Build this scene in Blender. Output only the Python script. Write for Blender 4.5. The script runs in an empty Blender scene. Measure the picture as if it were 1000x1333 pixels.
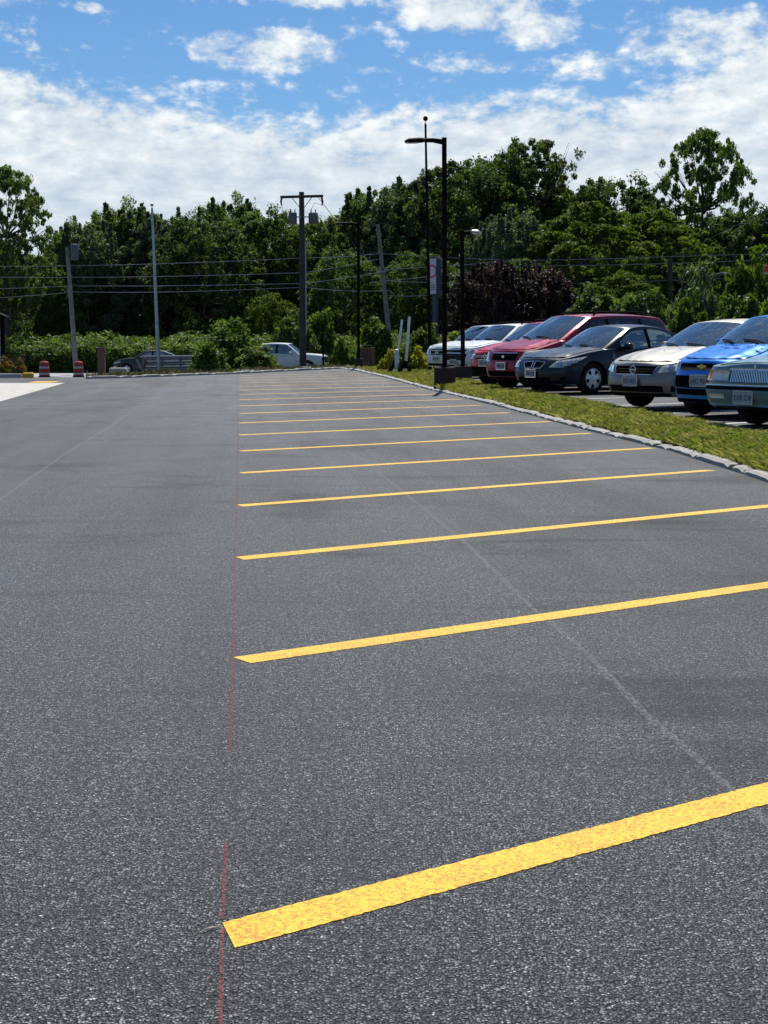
import bpy, math, random
import numpy as np
from mathutils import Vector, Matrix
R=random.Random(7); RN=np.random.default_rng(11)
S=bpy.context.scene; COL=S.collection
PI=math.pi; rad=math.radians
# ------------------------------------------------------------------ camera
F=2000.0; PITCH=math.atan(228.5/F); CH=1.43
cam=bpy.data.cameras.new('camera'); co=bpy.data.objects.new('camera',cam); COL.objects.link(co)
cam.sensor_fit='VERTICAL'; cam.sensor_height=36; cam.lens=36*F/1333; cam.clip_start=.05; cam.clip_end=6000
co.location=(0,0,CH); co.rotation_euler=(PI/2-PITCH,0,0); S.camera=co
def at(px,py,Y):
    """the point at distance Y (metres north) seen at photo pixel px,py"""
    v=(py-666.5)/F; dy=math.cos(PITCH)-v*math.sin(PITCH); k=Y/dy
    return Vector(((px-500)/F*k, Y, CH+(-math.sin(PITCH)-v*math.cos(PITCH))*k))
def gnd(px,py,z=0.0):
    v=(py-666.5)/F; dz=-math.sin(PITCH)-v*math.cos(PITCH); k=(z-CH)/dz
    return Vector(((px-500)/F*k,(math.cos(PITCH)-v*math.sin(PITCH))*k,z))
# ------------------------------------------------------------------ materials
def mat(name):
    m=bpy.data.materials.new(name); m.use_nodes=True; nt=m.node_tree; b=nt.nodes['Principled BSDF']; return m,nt,b
def N(nt,t,**k):
    n=nt.nodes.new(t)
    for a,v in k.items():
        if a.startswith('i_'):
            key=a[2:]; key=int(key) if key.isdigit() else key.replace('_',' ')
            n.inputs[key].default_value=v
        else: setattr(n,a,v)
    return n
def ramp(nt,fac,stops,interp='LINEAR'):
    r=nt.nodes.new('ShaderNodeValToRGB'); r.color_ramp.interpolation=interp; cr=r.color_ramp
    while len(cr.elements)<len(stops): cr.elements.new(.5)
    for e,(p,c) in zip(cr.elements,stops):
        e.position=p; e.color=(c,c,c,1) if isinstance(c,(int,float)) else (*c,1)
    nt.links.new(fac,r.inputs[0]); return r.outputs[0]
def mixc(nt,f,a,b,mode='MIX'):
    m=nt.nodes.new('ShaderNodeMix'); m.data_type='RGBA'; m.blend_type=mode
    for i,v in ((0,f),(6,a),(7,b)):
        if hasattr(v,'is_linked'): nt.links.new(v,m.inputs[i])
        else: m.inputs[i].default_value=v if i==0 else (*v,1)
    return m.outputs[2]
def math_(nt,op,a,b=None,c=None,clamp=False):
    m=nt.nodes.new('ShaderNodeMath'); m.operation=op; m.use_clamp=clamp
    for i,v in enumerate((a,b,c)):
        if v is None: continue
        if hasattr(v,'is_linked'): nt.links.new(v,m.inputs[i])
        else: m.inputs[i].default_value=v
    return m.outputs[0]
def noise(nt,vec,scale,detail=4,rough=.55,dist=0):
    n=N(nt,'ShaderNodeTexNoise'); n.inputs['Scale'].default_value=scale; n.inputs['Detail'].default_value=detail
    n.inputs['Roughness'].default_value=rough; n.inputs['Distortion'].default_value=dist
    if vec is not None: nt.links.new(vec,n.inputs['Vector'])
    return n.outputs['Fac']
def objco(nt): return nt.nodes.new('ShaderNodeTexCoord').outputs['Object']
def mapv(nt,vec,sc,rot=(0,0,0)):
    m=nt.nodes.new('ShaderNodeMapping'); m.inputs['Scale'].default_value=sc; m.inputs['Rotation'].default_value=rot
    nt.links.new(vec,m.inputs['Vector']); return m.outputs[0]
def bump(nt,b,h,st=.5,dist=.01):
    n=nt.nodes.new('ShaderNodeBump'); n.inputs['Strength'].default_value=st; n.inputs['Distance'].default_value=dist
    nt.links.new(h,n.inputs['Height']); nt.links.new(n.outputs[0],b.inputs['Normal'])

def plain(name,c,rough=.6,metal=0,var=.25,scale=6,coat=0,bmp=0):
    m,nt,b=mat(name); co_=objco(nt); n=noise(nt,co_,scale,5,.6)
    k=ramp(nt,n,[(.3,1-var),(.7,1+var)])
    nt.links.new(mixc(nt,1.0,c,k,'MULTIPLY'),b.inputs['Base Color'])
    b.inputs['Roughness'].default_value=rough; b.inputs['Metallic'].default_value=metal
    b.inputs['Coat Weight'].default_value=coat
    if max(c)<.02: b.inputs['Specular IOR Level'].default_value=.04; b.inputs['Roughness'].default_value=.8
    if bmp: bump(nt,b,noise(nt,co_,scale*8,4),bmp,.01)
    return m
def asphalt(name,lo,hi,tint=(1,1,1.02),spec=.35,scale=105,warm=True,lanes=True):
    m,nt,b=mat(name); c=objco(nt)
    v=N(nt,'ShaderNodeTexVoronoi'); v.inputs['Scale'].default_value=scale; v.inputs['Randomness'].default_value=1
    dis=mixc(nt,.012,c,N2(nt,c,60)); nt.links.new(dis,v.inputs['Vector'])
    sep=nt.nodes.new('ShaderNodeSeparateColor'); nt.links.new(v.outputs['Color'],sep.inputs[0])
    stone=ramp(nt,sep.outputs[0],[(0,lo*.25),(.35,lo*.8),(.8,hi),(.96,hi*1.3),(1,hi*2.3)])
    gap=ramp(nt,v.outputs['Distance'],[(.28,1.0),(.56,.04)])
    col=mixc(nt,1.0,stone,gap,'MULTIPLY')
    # broad wear: roller lanes, patches and faint dark smears
    col0=col; col=mixc(nt,0.0,(1,1,1),(1,1,1))
    big=ramp(nt,noise(nt,mapv(nt,c,(.9,.22,1),(0,0,rad(5.4))),.55,5,.55,.4),[(.38,.80),(.5,1.0),(.62,1.16)])
    col=mixc(nt,1.0,col,big,'MULTIPLY')
    smear=ramp(nt,noise(nt,mapv(nt,c,(.35,1.6,1),(0,0,rad(-10))),.8,6,.65,.6),[(.33,.60),(.45,1.0)])
    col=mixc(nt,1.0,col,smear,'MULTIPLY')
    if lanes:   # paver passes: each strip of paving has its own tone, and a few long tyre tracks
        sx_=nt.nodes.new('ShaderNodeSeparateXYZ'); nt.links.new(c,sx_.inputs[0])
        xp=math_(nt,'ADD',sx_.outputs[0],math_(nt,'MULTIPLY',sx_.outputs[1],.0945))
        wob=math_(nt,'ADD',xp,math_(nt,'MULTIPLY',noise(nt,c,.5,3),.10))
        t_=math_(nt,'DIVIDE',math_(nt,'ADD',wob,10.0),20.0)
        col=mixc(nt,1.0,col,ramp(nt,t_,[(0,.86),(.3935,.88),(.396,1.08),(.44,1.06),(.47,.98),(.50,1.04),(.545,1.05),(.5735,1.06),(.576,.86),(.62,.84),(.70,.92)]),'MULTIPLY')
        cb=nt.nodes.new('ShaderNodeCombineXYZ'); nt.links.new(xp,cb.inputs[0]); nt.links.new(math_(nt,'MULTIPLY',sx_.outputs[1],.05),cb.inputs[1])
        col=mixc(nt,1.0,col,ramp(nt,noise(nt,cb.outputs[0],2.2,4,.6),[(.40,.90),(.5,1.0),(.60,1.08)]),'MULTIPLY')
        st=noise(nt,c,.42,5,.6,.3); col=mixc(nt,1.0,col,ramp(nt,st,[(.33,.66),(.42,.95),(.46,1.0)]),'MULTIPLY')
    wear=col; col=mixc(nt,1.0,col0,wear,'MULTIPLY')
    midn=noise(nt,c,42,2,.7); mid=ramp(nt,midn,[(.36,.42),(.5,1.0),(.64,1.60)])
    col=mixc(nt,1.0,col,mid,'MULTIPLY')
    if warm:
        rust=ramp(nt,noise(nt,c,1.3,5,.6),[(.58,0),(.75,.55)])
        col=mixc(nt,rust,col,mixc(nt,1.0,col,(1.18,.98,.85),'MULTIPLY'))
    col=mixc(nt,1.0,col,tint,'MULTIPLY')
    nt.links.new(col,b.inputs['Base Color']); nt.links.new(ramp(nt,wear,[(.55,.72),(.85,.52),(1.0,.44),(1.25,.38)]) if False else math_(nt,'SUBTRACT',.86,math_(nt,'MULTIPLY',wear,.34),clamp=True),b.inputs['Roughness'])
    b.inputs['Specular IOR Level'].default_value=spec
    bump(nt,b,math_(nt,'ADD',math_(nt,'MULTIPLY',v.outputs['Distance'],-1.0),math_(nt,'ADD',math_(nt,'MULTIPLY',sep.outputs[1],.5),math_(nt,'MULTIPLY',midn,1.6))),1.0,.008)
    return m
def N2(nt,c,s):
    n=N(nt,'ShaderNodeTexNoise'); n.inputs['Scale'].default_value=s; nt.links.new(c,n.inputs['Vector']); return n.outputs['Color']
def yellow_paint():
    m,nt,b=mat('yellow_line_paint'); c=objco(nt)
    v=N(nt,'ShaderNodeTexVoronoi'); v.inputs['Scale'].default_value=95; nt.links.new(c,v.inputs['Vector'])
    n=noise(nt,c,72,4,.68,.6); n2=noise(nt,c,3.0,3)
    pit=ramp(nt,math_(nt,'ADD',n,math_(nt,'MULTIPLY',n2,.22)),[(.61,0),(.65,1)])
    sep=nt.nodes.new('ShaderNodeSeparateColor'); nt.links.new(v.outputs['Color'],sep.inputs[0])
    base=ramp(nt,sep.outputs[0],[(0,(.74,.43,.014)),(.5,(.81,.50,.020)),(1,(.85,.55,.04))])
    col=mixc(nt,pit,base,(.52,.25,.012))
    nt.links.new(col,b.inputs['Base Color']); b.inputs['Roughness'].default_value=.6; b.inputs['Specular IOR Level'].default_value=.3
    bump(nt,b,v.outputs['Distance'],.5,-.005); return m
def broken(name,c,lo,hi,scale=70,rough=.8,stretch=(1,1,1)):
    """dusty surface film with holes that show the paving"""
    m,nt,b=mat(name); co_=objco(nt); n=noise(nt,mapv(nt,co_,stretch),scale,4,.7)
    a=ramp(nt,n,[(lo,0),(hi,1)]); b.inputs['Base Color'].default_value=(*c,1); b.inputs['Roughness'].default_value=rough
    nt.links.new(a,b.inputs['Alpha']); return m
def leafmat(name,c1,c2,c3,trans=.35,nscale=.55,rough=.55,spec=.22):
    m,nt,b=mat(name); geo=nt.nodes.new('ShaderNodeNewGeometry')
    n=noise(nt,geo.outputs['Position'],nscale,4,.65)
    at_=N(nt,'ShaderNodeAttribute'); at_.attribute_name='tone'
    t=math_(nt,'ADD',math_(nt,'MULTIPLY',n,.8),math_(nt,'MULTIPLY',at_.outputs['Fac'],.45))
    col=ramp(nt,t,[(.3,c1),(.6,c2),(.9,c3)])
    nt.links.new(col,b.inputs['Base Color']); b.inputs['Roughness'].default_value=rough; b.inputs['Specular IOR Level'].default_value=spec
    tr=nt.nodes.new('ShaderNodeBsdfTranslucent'); nt.links.new(mixc(nt,1.0,col,(1.5,1.7,.5),'MULTIPLY'),tr.inputs[0])
    mx=nt.nodes.new('ShaderNodeMixShader'); mx.inputs[0].default_value=trans
    out=nt.nodes['Material Output']; nt.links.new(b.outputs[0],mx.inputs[1]); nt.links.new(tr.outputs[0],mx.inputs[2]); nt.links.new(mx.outputs[0],out.inputs[0])
    return m
def grassmat(name,cols):
    m,nt,b=mat(name); geo=nt.nodes.new('ShaderNodeNewGeometry')
    n=noise(nt,geo.outputs['Position'],1.6,5,.7); at_=N(nt,'ShaderNodeAttribute'); at_.attribute_name='tone'
    t=math_(nt,'ADD',math_(nt,'MULTIPLY',n,.75),math_(nt,'MULTIPLY',at_.outputs['Fac'],.4))
    col=ramp(nt,t,list(zip((.3,.5,.65,.85),cols)))
    nt.links.new(col,b.inputs['Base Color']); b.inputs['Roughness'].default_value=.6
    tr=nt.nodes.new('ShaderNodeBsdfTranslucent'); nt.links.new(col,tr.inputs[0])
    mx=nt.nodes.new('ShaderNodeMixShader'); mx.inputs[0].default_value=.4
    out=nt.nodes['Material Output']; nt.links.new(b.outputs[0],mx.inputs[1]); nt.links.new(tr.outputs[0],mx.inputs[2]); nt.links.new(mx.outputs[0],out.inputs[0])
    return m
def soil(name,c1,c2,scale=2):
    m,nt,b=mat(name); c=objco(nt); n=noise(nt,c,scale,8,.7); n2=noise(nt,c,scale*14,4,.7)
    col=ramp(nt,math_(nt,'ADD',math_(nt,'MULTIPLY',n,.6),math_(nt,'MULTIPLY',n2,.4)),[(.35,c1),(.65,c2)])
    nt.links.new(col,b.inputs['Base Color']); b.inputs['Roughness'].default_value=.95; bump(nt,b,n2,.9,.03); return m
def concrete(name,c,scale=3):
    m,nt,b=mat(name); co_=objco(nt); n=noise(nt,co_,scale,8,.7); n2=noise(nt,co_,60,4,.7)
    col=ramp(nt,n,[(.3,tuple(x*.72 for x in c)),(.5,c),(.7,tuple(x*1.15 for x in c))])
    col=mixc(nt,1.0,col,ramp(nt,n2,[(.35,.75),(.6,1.1)]),'MULTIPLY')
    nt.links.new(col,b.inputs['Base Color']); b.inputs['Roughness'].default_value=.85; bump(nt,b,n2,.5,.01); return m
def paint(name,c,metal=.25,rough=.3,dust=.12,coat=.4):
    m,nt,b=mat(name); co_=objco(nt); n=noise(nt,co_,1.5,6,.65); fl=noise(nt,co_,300,2)
    f=ramp(nt,n,[(.4,0),(.75,dust)])
    col=mixc(nt,f,c,(.38,.36,.33)); col=mixc(nt,1.0,col,ramp(nt,fl,[(.3,.92),(.7,1.08)]),'MULTIPLY')
    nt.links.new(col,b.inputs['Base Color']); b.inputs['Metallic'].default_value=metal
    nt.links.new(ramp(nt,n,[(.3,rough),(.8,rough+.15)]),b.inputs['Roughness'])
    b.inputs['Coat Weight'].default_value=coat; b.inputs['Specular IOR Level'].default_value=.3; b.inputs['Coat Roughness'].default_value=.06; return m
def glassmat(name,tint,body=.55):
    m,nt,b=mat(name)
    tr=nt.nodes.new('ShaderNodeBsdfTransparent'); tr.inputs[0].default_value=(*tint,1)
    gl=nt.nodes.new('ShaderNodeBsdfGlossy'); gl.inputs['Roughness'].default_value=.02; gl.inputs[0].default_value=(.92,.97,.97,1)
    nt.nodes.remove(b); mx=nt.nodes.new('ShaderNodeMixShader'); fr=nt.nodes.new('ShaderNodeFresnel'); fr.inputs[0].default_value=1.6
    f=math_(nt,'ADD',math_(nt,'MULTIPLY',fr.outputs[0],1.0),body,clamp=True)
    nt.links.new(f,mx.inputs[0]); nt.links.new(tr.outputs[0],mx.inputs[1]); nt.links.new(gl.outputs[0],mx.inputs[2])
    nt.links.new(mx.outputs[0],nt.nodes['Material Output'].inputs[0]); return m

M={}
M['asphalt']=asphalt('lot_asphalt',.108,.272,tint=(.98,1.02,.985),spec=.42,scale=128)
M['asphalt2']=asphalt('car_lot_asphalt',.15,.25,tint=(1,1,.97),lanes=False)  # paler asphalt, with the sun glare put into its colour
M['yellow']=yellow_paint()
M['chalk']=broken('red_chalk',(.24,.035,.03),.40,.66,scale=140)
M['seam']=broken('paving_joint',(.27,.28,.28),.43,.85,scale=52,stretch=(1,.6,1))
M['white_line']=plain('white_line_paint',(.62,.62,.60),.7,var=.2,scale=12)
M['concrete']=concrete('pad_concrete',(.50,.48,.43))
M['kerb']=concrete('kerb_stone',(.38,.365,.33),4)
M['base_conc']=concrete('backlit_concrete',(.035,.03,.028),4)  # near-black tone puts the backlit shade of the lamp blocks into the colour
M['soil']=soil('verge_soil',(.045,.035,.02),(.13,.105,.065))
M['ground']=soil('ground_dirt_grass',(.03,.04,.015),(.08,.08,.035),.6)
M['mulch']=soil('mulch',(.03,.02,.013),(.11,.075,.05),3)
M['grass']=grassmat('grass_blades',[(.09,.12,.015),(.22,.26,.03),(.40,.40,.06),(.58,.50,.18)])
M['berm']=grassmat('berm_grass_blades',[(.035,.04,.012),(.07,.075,.02),(.13,.12,.05),(.20,.15,.09)])
M['bronze']=plain('dark_bronze_metal',(.016,.013,.011),.45,.6)
M['steel']=plain('weathered_galvanised',(.32,.33,.34),.45,.7)
M['alu']=plain('grey_aluminium',(.42,.43,.45),.4,.6)
M['wood_pole']=plain('creosoted_wood',(.055,.045,.038),.85,0,.35,3)
M['old_wood']=plain('grey_old_wood',(.20,.19,.17),.85,0,.35,3)
M['can']=plain('transformer_grey',(.11,.115,.12),.45,.1)
M['wire']=plain('wire_metal',(.30,.30,.31),.35,.8)
M['wire_dark']=plain('wire_black',(.02,.02,.02),.5,.1)
M['bark']=plain('bark',(.07,.055,.042),.95,0,.4,5,bmp=.6)
M['white_plastic']=plain('white_plastic',(.58,.60,.61),.45,0,.08)
M['black']=plain('black_plastic',(.007,.007,.008),.6,0,.2)
M['rubber']=plain('rubber',(.018,.018,.018),.8,0,.3,20)
M['interior']=plain('car_interior',(.10,.10,.10),.8,0,.3)
M['seat_beige']=plain('seat_cloth',(.30,.28,.25),.9,0,.15)
M['chrome']=plain('chrome',(.75,.76,.78),.12,1,.05)
M['rim']=plain('alloy_rim',(.52,.53,.55),.3,.8,.1)
M['lamp_lens']=glassmat('headlight_lens',(.90,.91,.92),.12)
M['reflector']=plain('lamp_reflector',(.66,.65,.61),.3,.25,.2,30)
M['tail']=plain('tail_red',(.35,.01,.01),.25,0,.1)
M['amber']=plain('amber',(.6,.2,.02),.3,0,.1)
M['plate']=plain('plate_white',(.30,.32,.35),.5,0,.1)
M['plate_ink']=plain('plate_ink',(.03,.05,.12),.5)
M['gold']=plain('gold_badge',(.65,.45,.12),.3,.7)
M['glass']=glassmat('car_glass',(.70,.84,.82),.20)
M['glass_dark']=glassmat('tinted_glass',(.12,.14,.15),.02)
M['drum']=plain('drum_red',(.42,.05,.03),.55,0,.2)
M['drum_white']=plain('drum_white',(.62,.58,.55),.5,0,.15)
M['fence_red']=plain('red_brown_wood',(.20,.06,.035),.8,0,.3)
M['crate']=plain('crate_wood',(.17,.09,.055),.85,0,.35)
M['sign_red']=plain('sign_red',(.60,.03,.04),.5,0,.1)
M['sign_grey']=plain('sign_ink',(.10,.10,.14),.5)
M['navy']=plain('navy_post',(.03,.04,.08),.5)
M['teal']=plain('teal_panel',(.03,.16,.18),.5)
M['brick']=plain('dark_brick',(.11,.06,.04),.9,0,.4,12)
M['leafA']=leafmat('leaf_dark',(.022,.038,.014),(.048,.080,.026),(.12,.16,.060),.4)
M['leafB']=leafmat('leaf_mid',(.032,.056,.018),(.075,.118,.034),(.16,.21,.075),.4)
M['leafC']=leafmat('leaf_yellowgreen',(.035,.06,.010),(.075,.115,.018),(.15,.19,.03),.42)
M['leafG']=leafmat('leaf_greygreen',(.045,.066,.036),(.095,.125,.070),(.19,.23,.14),.3)
M['leafW']=leafmat('leaf_weeds',(.06,.10,.014),(.13,.18,.025),(.26,.30,.06),.35,1.5,rough=.85,spec=.05)
M['leafP']=leafmat('leaf_purple',(.016,.010,.009),(.036,.018,.019),(.10,.05,.05),.2)
M['leafH']=leafmat('leaf_hedge',(.028,.052,.012),(.075,.12,.024),(.16,.21,.055),.4,1.2)
M['leafY']=leafmat('leaf_yellow',(.13,.15,.02),(.28,.26,.03),(.5,.42,.05),.4,3)
M['flower']=leafmat('leaf_flowers',(.05,.08,.02),(.12,.14,.03),(.42,.13,.07),.3,6)
# ------------------------------------------------------------------ mesh helpers
class MB:
    def __init__(s): s.v=[]; s.f=[]; s.m=[]
    def add(s,vs,fs,mi=0):
        o=len(s.v); s.v+= [tuple(p) for p in vs]; s.f+=[tuple(i+o for i in f) for f in fs]; s.m+=[mi]*len(fs); return s
    def box(s,c,size,rot=None,mi=0,bev=0.0):
        hx,hy,hz=[k/2 for k in size]; b=min(bev,hx*.9,hy*.9,hz*.9)
        if b<=0:
            vs=[(x,y,z) for x in(-hx,hx) for y in(-hy,hy) for z in(-hz,hz)]
            fs=[(0,1,3,2),(4,6,7,5),(0,4,5,1),(2,3,7,6),(0,2,6,4),(1,5,7,3)]
        else:
            # chamfered box: 24 verts
            vs=[];idx={}
            for sx in(-1,1):
                for sy in(-1,1):
                    for sz in(-1,1):
                        for a in range(3):
                            p=[sx*(hx-b),sy*(hy-b),sz*(hz-b)]; p[a]=(sx*hx,sy*hy,sz*hz)[a]
                            idx[(sx,sy,sz,a)]=len(vs); vs.append(tuple(p))
            fs=[]
            for a in range(3):
                o1,o2=[k for k in range(3) if k!=a]
                for sg in(-1,1):
                    q=[]
                    for u,w in((-1,-1),(1,-1),(1,1),(-1,1)):
                        k=[0,0,0]; k[a]=sg; k[o1]=u; k[o2]=w; q.append(idx[(*k,a)])
                    fs.append(tuple(q))
            for a in range(3):       # edges along a
                o1,o2=[k for k in range(3) if k!=a]
                for u in(-1,1):
                    for w in(-1,1):
                        def K(t,ax):
                            k=[0,0,0]; k[a]=t; k[o1]=u; k[o2]=w; return idx[(*k,ax)]
                        fs.append((K(-1,o1),K(1,o1),K(1,o2),K(-1,o2)))
            for sx in(-1,1):
                for sy in(-1,1):
                    for sz in(-1,1): fs.append(tuple(idx[(sx,sy,sz,a)] for a in range(3)))
        if rot is not None: vs=[rot@Vector(v) for v in vs]
        vs=[(v[0]+c[0],v[1]+c[1],v[2]+c[2]) for v in vs]
        return s.add(vs,fs,mi)
    def tube(s,pts,r,n=8,mi=0,cap=True):
        pts=[Vector(p) for p in pts]; rs=r if isinstance(r,(list,tuple)) else [r]*len(pts)
        rings=[]; up=None
        for i,p in enumerate(pts):
            d=(pts[min(i+1,len(pts)-1)]-pts[max(i-1,0)]).normalized()
            if up is None: up=Vector((0,0,1)) if abs(d.z)<.9 else Vector((1,0,0))
            a=d.cross(up).normalized(); b=a.cross(d).normalized(); up=b
            rings.append([p+(a*math.cos(2*PI*k/n)+b*math.sin(2*PI*k/n))*rs[i] for k in range(n)])
        vs=[q for rg in rings for q in rg]; fs=[]
        for i in range(len(pts)-1):
            for k in range(n): fs.append((i*n+k,i*n+(k+1)%n,(i+1)*n+(k+1)%n,(i+1)*n+k))
        if cap: fs+= [tuple(range(n))[::-1], tuple((len(pts)-1)*n+k for k in range(n))]
        return s.add(vs,fs,mi)
    def lathe(s,prof,c=(0,0,0),axis='z',n=20,mi=0,cap=True):
        vs=[];fs=[]
        for r,h in prof:
            for k in range(n):
                a=2*PI*k/n; x,y=r*math.cos(a),r*math.sin(a)
                p={'z':(x,y,h),'y':(x,h,y),'x':(h,x,y)}[axis]; vs.append((p[0]+c[0],p[1]+c[1],p[2]+c[2]))
        for i in range(len(prof)-1):
            for k in range(n): fs.append((i*n+k,i*n+(k+1)%n,(i+1)*n+(k+1)%n,(i+1)*n+k))
        if cap: fs+=[tuple(range(n))[::-1],tuple((len(prof)-1)*n+k for k in range(n))]
        return s.add(vs,fs,mi)
    def grid(s,fn,nu,nv,mi=0):
        vs=[fn(i/nu,j/nv) for i in range(nu+1) for j in range(nv+1)]
        fs=[(i*(nv+1)+j,(i+1)*(nv+1)+j,(i+1)*(nv+1)+j+1,i*(nv+1)+j+1) for i in range(nu) for j in range(nv)]
        return s.add(vs,fs,mi)
    def build(s,name,mats,parent=None,smooth=False,angle=None):
        me=bpy.data.meshes.new(name); me.from_pydata([tuple(v) for v in s.v],[],s.f); 
        for m in (mats if isinstance(mats,list) else [mats]): me.materials.append(m)
        if len(me.polygons)==len(s.m): me.polygons.foreach_set('material_index',s.m)
        if smooth:
            me.polygons.foreach_set('use_smooth',[True]*len(me.polygons))
            if angle: me.set_sharp_from_angle(angle=rad(angle))
        me.update(); o=bpy.data.objects.new(name,me); COL.objects.link(o)
        if parent: o.parent=parent
        return o
def tag(o,label=None,cat=None,group=None,kind=None):
    if label:o['label']=label
    if cat:o['category']=cat
    if group:o['group']=group
    if kind:o['kind']=kind
    return o
def empty(name,loc=(0,0,0),rz=0):
    o=bpy.data.objects.new(name,None); o.location=loc; o.rotation_euler=(0,0,rz); o.empty_display_size=.3; COL.objects.link(o); return o
def interp(x,pts):
    if x<=pts[0][0]: return pts[0][1]
    for (a,p),(b,q) in zip(pts,pts[1:]):
        if x<=b: return p+(q-p)*(x-a)/(b-a)
    return pts[-1][1]
def sm(t): t=max(0,min(1,t)); return t*t*(3-2*t)
# ------------------------------------------------------------------ terrain
XC=[(-8,6.2),(5,4.9),(10,4.25),(15,3.79),(19.3,3.6),(23.4,3.12),(31,2.42),(36.5,1.83),(41,1.28),(54.5,0),(64,-1.12),(67,-1.5),(69,-2.1)]
XE=[(8,5.9),(15,5.15),(19.9,4.58),(24.2,4.12),(32.5,3.38),(40,2.95),(50,2.15),(60,1.25)]
XF=[(52.5,-10.15),(53.5,-9.1),(59,-5.9),(69,-2.1)]      # far kerb, x for a given y
def xc(y): return interp(y,XC)
def xe(y): return interp(y,XE)
def yfar(x): return interp(x,[(-10.15,52.5),(-9.1,53.5),(-5.9,59),(-2.1,69)])
def zl(y): return interp(y,[(30,.23),(52,.07),(70,.04)])
def gz(x,y):
    d=y-yfar(x)
    if d<0: return -.02 if x<xc(y) else -.0
    return max(-.93,-.025*d)
def lotz(x,y):
    d=y-52.5
    return 0 if d<=0 else max(-.9,-.025*d)
b=MB()
xs=sorted(set([-900,-400,-150,-80,900,400,150,80]+[i*2 for i in range(-35,36)])); ys=sorted(set([-60,-20,-8]+[i*2 for i in range(-3,75)]+[170,220,350,800,2500]))
def gfull(x,y):
    z=gz(x,y)
    return z-.05 if y<yfar(x)+1 else z-.01
b.add([(x,y,gfull(x,y)) for x in xs for y in ys],[(i*len(ys)+j,(i+1)*len(ys)+j,(i+1)*len(ys)+j+1,i*len(ys)+j+1) for i in range(len(xs)-1) for j in range(len(ys)-1)])
tag(b.build('ground',M['ground']),kind='structure')
# lot asphalt, following the kerbs, and running down to the road on the left
b=MB()
def row(y):
    if y<=52.5: return (-60,xc(y))
    return (interp(y,[(k[0],k[1]) for k in XF]),xc(y))
yy=[-8,0,5,10,15,19.3,23.4,27,31,36.5,41,46,50,52.5]
for a,c in zip(yy,yy[1:]):
    b.add([(-60,a,0),(row(a)[1],a,0),(row(c)[1],c,0),(-60,c,0)],[(0,1,2,3)])
for a,c in zip([52.5,53.5,59,64,67],[53.5,59,64,67,69]):
    b.add([(row(a)[0],a,0),(row(a)[1],a,0),(row(c)[1],c,0),(row(c)[0],c,0)],[(0,1,2,3)])
for a,c in zip([52.5,60,70,80],[60,70,80,89]):
    b.add([(-60,a,lotz(0,a)),(-.1935*a,a,lotz(0,a)),(-.1935*c,c,lotz(0,c)),(-60,c,lotz(0,c))],[(0,1,2,3)])
tag(b.build('parking_lot',M['asphalt']),kind='structure')
# road across the back
b=MB(); b.add([(-200,89,-.905),(200,89,-.905),(200,98.6,-.905),(-200,98.6,-.905)],[(0,1,2,3)])
tag(b.build('road',concrete('road_pale',(.33,.33,.32),2)),kind='structure')
# right-hand car lot
b=MB(); ys_=[8,12,15,19.9,24.2,28,32.5,36,40,45,50,55,60]
for a,c in zip(ys_,ys_[1:]):
    b.add([(xe(a),a,zl(a)),(45,a,zl(a)),(45,c,zl(c)),(xe(c),c,zl(c))],[(0,1,2,3)])
tag(b.build('car_lot',M['asphalt2']),kind='structure')
b=MB()   # low lip along the car lot
for i in range(104):
    a=8+i*.5; c=a+.5
    b.add([(xe(a)-.06,a,zl(a)-.1),(xe(c)-.06,c,zl(c)-.1),(xe(c)-.06,c,zl(c)+.03),(xe(a)-.06,a,zl(a)+.03),(xe(a)+.05,a,zl(a)+.03),(xe(c)+.05,c,zl(c)+.03),(xe(c)+.05,c,zl(c)-.05),(xe(a)+.05,a,zl(a)-.05)],[(0,1,2,3),(3,2,5,4),(4,5,6,7)])
tag(b.build('car_lot_lip',concrete('asphalt_lip',(.16,.155,.15))),kind='structure')
# white stall lines in the car lot
SD=Vector((.807,.59,0)).normalized(); SN=Vector((-SD.y,SD.x,0)); ROW=Vector((-.094,.995,0))
# grass verge between lot and car lot, and the lawn beyond
def verge(u,v):
    y=14+u*56; xa=xc(y)+.14; xb=(xe(y)-.05) if y<60 else interp(y,[(60,1.2),(62,9),(70,9)])
    if y>=58: xb=interp(y,[(58,1.4),(60,10),(70,12)])
    x=xa+(xb-xa)*v; zb=zl(y)-.01 if y<58 else .05
    z=.07+(zb-.07)*v+.05*math.sin(PI*min(1,v*1.0))*(1 if y<58 else .3)+.012*math.sin(x*9+y*7)+.01*math.sin(y*3.1)
    if y>60: z-= .0
    return (x,y,z)
b=MB(); b.grid(verge,280,8); tag(b.build('verge',M['soil'],smooth=True),kind='structure')
# far berm: mulch and weeds behind the far kerb
def berm(u,v):
    if u<.0: u=0
    ks=[(-10.15,52.5),(-9.1,53.5),(-5.9,59),(-2.1,69),(6,72)]; t=u*(len(ks)-1); i=min(int(t),len(ks)-2); t-=i
    x=ks[i][0]+(ks[i+1][0]-ks[i][0])*t; y=ks[i][1]+(ks[i+1][1]-ks[i][1])*t
    y2=y+.15+v*9; x2=x*(y2/y)
    z=-.025*(v*9)+.09*math.exp(-((v-.14)/.12)**2)*(1+.4*math.sin(x*2.2)+.3*math.sin(x*7+y))+.02*math.sin(x2*11)*math.sin(y2*5)+.01
    return (x2,y2,z)
b=MB(); b.grid(berm,160,24); tag(b.build('berm',M['mulch'],smooth=True),kind='structure')
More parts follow.
